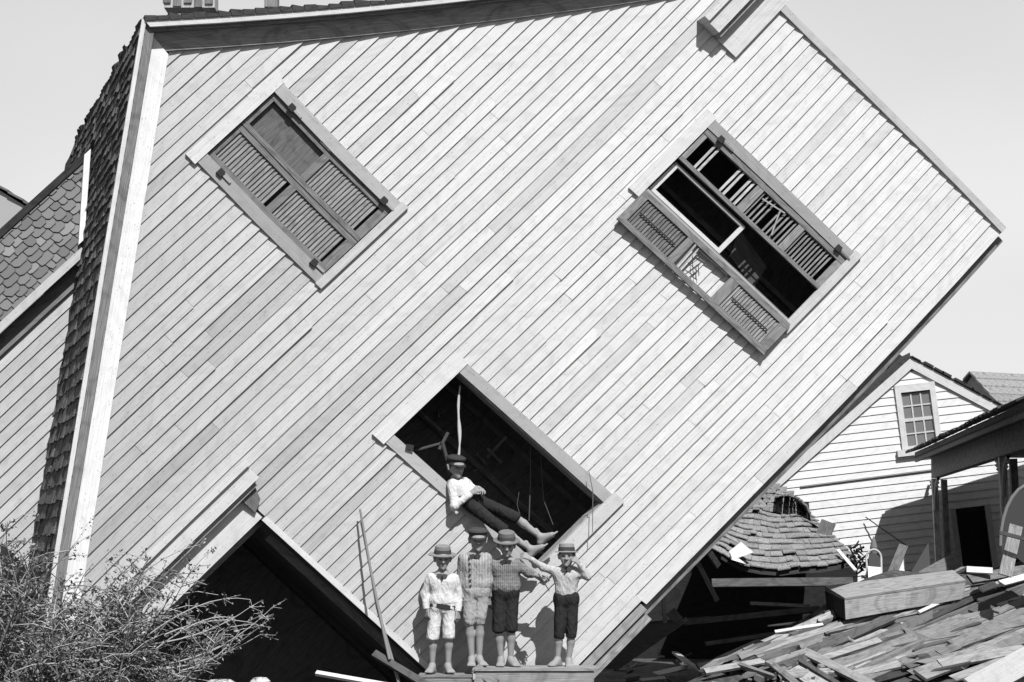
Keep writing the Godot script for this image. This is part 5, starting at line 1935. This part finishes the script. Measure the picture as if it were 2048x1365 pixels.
	var l := [spot(1690, 1202, 25.5), spot(1692, 1240, 25.45), spot(1655, 1226, 26.3), spot(1650, 1178, 26.35)]
	var r := [spot(1932, 1166, 26.2), spot(1924, 1199, 26.2), spot(1908, 1182, 27.0), spot(1906, 1146, 27.0)]
	mb = MB.new()
	prism(mb, [l[0] + (l[3] - l[0]) * 0.04, l[1] + (l[2] - l[1]) * 0.04, l[2], l[3] - Vector3(0, 0.03, 0)], [r[0] + (r[3] - r[0]) * 0.04, r[1] + (r[2] - r[1]) * 0.04, r[2], r[3] - Vector3(0, 0.03, 0)], 0.05)
	put(bb, "core", mb, M.bare)
	mb = MB.new()
	prism(mb, [l[0], l[1], l[1] + (l[2] - l[1]) * 0.035, l[0] + (l[3] - l[0]) * 0.035], [r[0], r[1], r[1] + (r[2] - r[1]) * 0.035, r[0] + (r[3] - r[0]) * 0.035], 0.31, 2)
	put(bb, "front_board", mb, M.bare)
	mb = MB.new()
	var lift := Vector3(0, 0.03, 0.01)
	prism(mb, [l[0] + lift, l[3] + lift, l[3] + Vector3(0, -0.025, 0), l[0] + Vector3(0, 0.004, 0)], [r[0] + lift, r[3] + lift, r[3] + Vector3(0, -0.025, 0), r[0] + Vector3(0, 0.004, 0)], 0.34, 2)
	put(bb, "top_board", mb, M.bare)

	# a broken door or window frame lying on the near edge
	var fr := thing("wooden_framework", "broken open wooden frame with a pale panel at the bottom edge of the heap", "wooden frame")
	for q in [["stile", 1540, 1326, 1606, 1380, 0.07, 0.2], ["rail", 1536, 1330, 1618, 1303, 0.09, 0.27], ["stile", 1606, 1303, 1745, 1372, 0.11, 0.3], ["panel", 1590, 1335, 1660, 1385, 0.2, 0.42], ["inner_edge", 1600, 1322, 1690, 1378, 0.05, 0.1]]:
		mb = MB.new()
		beam(mb, on_pile(q[1], q[2], 0.17 if q[0] != "panel" else 0.1), on_pile(q[3], q[4], 0.17 if q[0] != "panel" else 0.1), q[5], 0.04, Vector3(-0.2, 0.8, 0.6), q[6])
		put(fr, q[0], mb, M.bare)

	# odds and ends on and behind the heap
	mb = MB.new()
	beam(mb, spot(1638, 1094, 34.5), spot(1658, 1044, 34.5), 0.23, 0.03, Vector3(-0.3, 0.2, 1), 0.17)
	debris("tilted_board", "wide grey board sticking up beside the torn end of the collapsed roof", "board", "", mb, M.bare)
	mb = MB.new()
	prism(mb, [spot(1460, 1103, 32.9), spot(1464, 1120, 32.6), spot(1464, 1121, 32.55), spot(1458, 1104, 32.8)], [spot(1482, 1084, 33.3), spot(1506, 1104, 33.0), spot(1506, 1106, 32.95), spot(1482, 1086, 33.2)], 0.5)
	prism(mb, [spot(1460, 1104, 32.8), spot(1466, 1120, 32.6), spot(1466, 1121, 32.55), spot(1460, 1105, 32.7)], [spot(1484, 1126, 32.6), spot(1492, 1128, 32.6), spot(1492, 1129, 32.55), spot(1484, 1127, 32.55)], 0.52)
	debris("paper_sheet", "crumpled white sheet lying on the collapsed shingled roof", "paper", "", mb, M.paint)
	mb = MB.new()
	beam(mb, spot(1676, 1100, 33.6), spot(1712, 1142, 33.0), 0.05, 0.02, Vector3(0, 0.5, 1), 0.5)
	debris("white_board", "white strip slanting off the right end of the collapsed roof", "board", "white boards in the heap", mb, M.paint)
	var ch := thing("white_chair", "white round-backed chair half buried behind the boxed beam", "chair")
	mb = MB.new()
	var pts: Array = []
	var rad: Array = []
	for i in 13:
		var a := PI * i / 12.0
		pts.append(spot(1748 + 15 * cos(a), 1118 - 18 * sin(a), 29.2))
		rad.append(0.015)
	pts.push_front(spot(1764, 1165, 29.1))
	rad.push_front(0.015)
	pts.append(spot(1737, 1165, 29.1))
	rad.append(0.015)
	tube(mb, pts, rad, 0.36, 6)
	put(ch, "back_frame", mb, M.tone)
	mb = MB.new()
	beam(mb, spot(1750, 1108, 29.22), spot(1750, 1138, 29.15), 0.15, 0.01, Vector3(0, 0.1, 1), 0.05)
	put(ch, "back_panel", mb, M.tone)
	mb = MB.new()
	beam(mb, spot(1749, 1136, 29.15), spot(1751, 1172, 28.9), 0.17, 0.03, Vector3(0, 0.5, 1), 0.5)
	put(ch, "seat", mb, M.tone)
	mb = MB.new()
	lathe(mb, [[0, 0.13], [0.03, 0.06], [0.05, -0.02], [0.045, -0.12], [0.0, -0.12]], 0.13, Transform3D(Basis(), spot(1748, 1092, 29.8)), 10)
	debris("finial", "grey pointed post top standing behind the white chair", "finial", "", mb, M.tone)
	mb = MB.new()
	beam(mb, spot(1778, 1165, 29.0), spot(1808, 1092, 29.4), 0.12, 0.03, Vector3(-0.2, 0.3, 1), 0.15)
	debris("tilted_board", "brown board leaning up right of the white chair", "board", "", mb, M.bare)
	for q in [[1788, 1160, 1805, 1105, 1812, 1160, 0.42, "white rag hanging over the leaning brown board", 29.2], [1820, 1150, 1858, 1085, 1862, 1150, 0.05, "dark rag draped in front of the porch", 29.6]]:
		mb = MB.new()
		var a := spot(q[0], q[1], q[8])
		var b := spot(q[2], q[3], q[8] + 0.2)
		var c := spot(q[4], q[5], q[8])
		prism(mb, [a, b, c], [a + Vector3(0.02, 0, -0.06), b + Vector3(0.03, 0, -0.05), c + Vector3(0, 0, -0.08)], q[6])
		debris("rag", q[7], "cloth", "", mb, M.tone)
	var jk := thing("tangled_brush", "dark tangle of brush at the right end of the collapsed roof", "brush")
	for i in 40:
		mb = MB.new()
		var p := spot(rng.randf_range(1700, 1730), rng.randf_range(1095, 1155), 33.5)
		tube(mb, [p, p + Vector3(rng.randf_range(-0.1, 0.1), rng.randf_range(-0.1, 0.12), rng.randf_range(-0.1, 0.1))], [0.02, 0.01], 0.03, 4)
		put(jk, "twig", mb, M.tone)
	# the arched headboard and what leans on it
	var hb := thing("headboard", "arched wooden headboard standing in front of the porch at the right edge", "headboard")
	var arc: Array = []
	for i in 15:
		var a := PI * i / 14.0
		arc.append(Vector3(cos(a) * 0.37, sin(a) * 0.68, 0))
	var bx := Transform3D(Basis(Vector3.UP, -0.15), spot(2070, 1092, 25.6))
	mb = MB.new()
	for i in 14:
		prism(mb, [bx * arc[i], bx * arc[i + 1], bx * Vector3(0, -0.3, 0)], [bx * (arc[i] + Vector3(0, 0, 0.03)), bx * (arc[i + 1] + Vector3(0, 0, 0.03)), bx * Vector3(0, -0.3, 0.03)], 0.07)
	put(hb, "panel", mb, M.bare)
	mb = MB.new()
	pts = []
	rad = []
	for i in 15:
		pts.append(bx * (arc[i] * 1.03 + Vector3(0, 0, 0.02)))
		rad.append(0.022)
	tube(mb, pts, rad, 0.15, 6)
	put(hb, "rim", mb, M.tone)
	mb = MB.new()
	beam(mb, spot(2011, 1152, 25.2), spot(2033, 1052, 25.4), 0.15, 0.03, Vector3(0, 0.2, 1), 0.27)
	debris("tilted_board", "grey board leaning against the arched headboard", "board", "", mb, M.bare)
	mb = MB.new()
	beam(mb, spot(2001, 1066, 25.15), spot(2060, 1081, 25.1), 0.04, 0.03, Vector3(0, 0.2, 1), 0.08)
	debris("dark_stick", "dark stick lying across the board at the right edge", "stick", "", mb, M.bare)
	mb = MB.new()
	prism(mb, [spot(1838, 1146, 28.4), spot(1912, 1106, 28.9), spot(1912, 1104, 28.92), spot(1838, 1144, 28.42)], [spot(1885, 1148, 28.0), spot(1932, 1142, 28.2), spot(1932, 1140, 28.22), spot(1885, 1146, 28.02)], 0.18)
	debris("loose_panel", "grey loose panel tilted up at the foot of the porch", "panel", "", mb, M.bare)
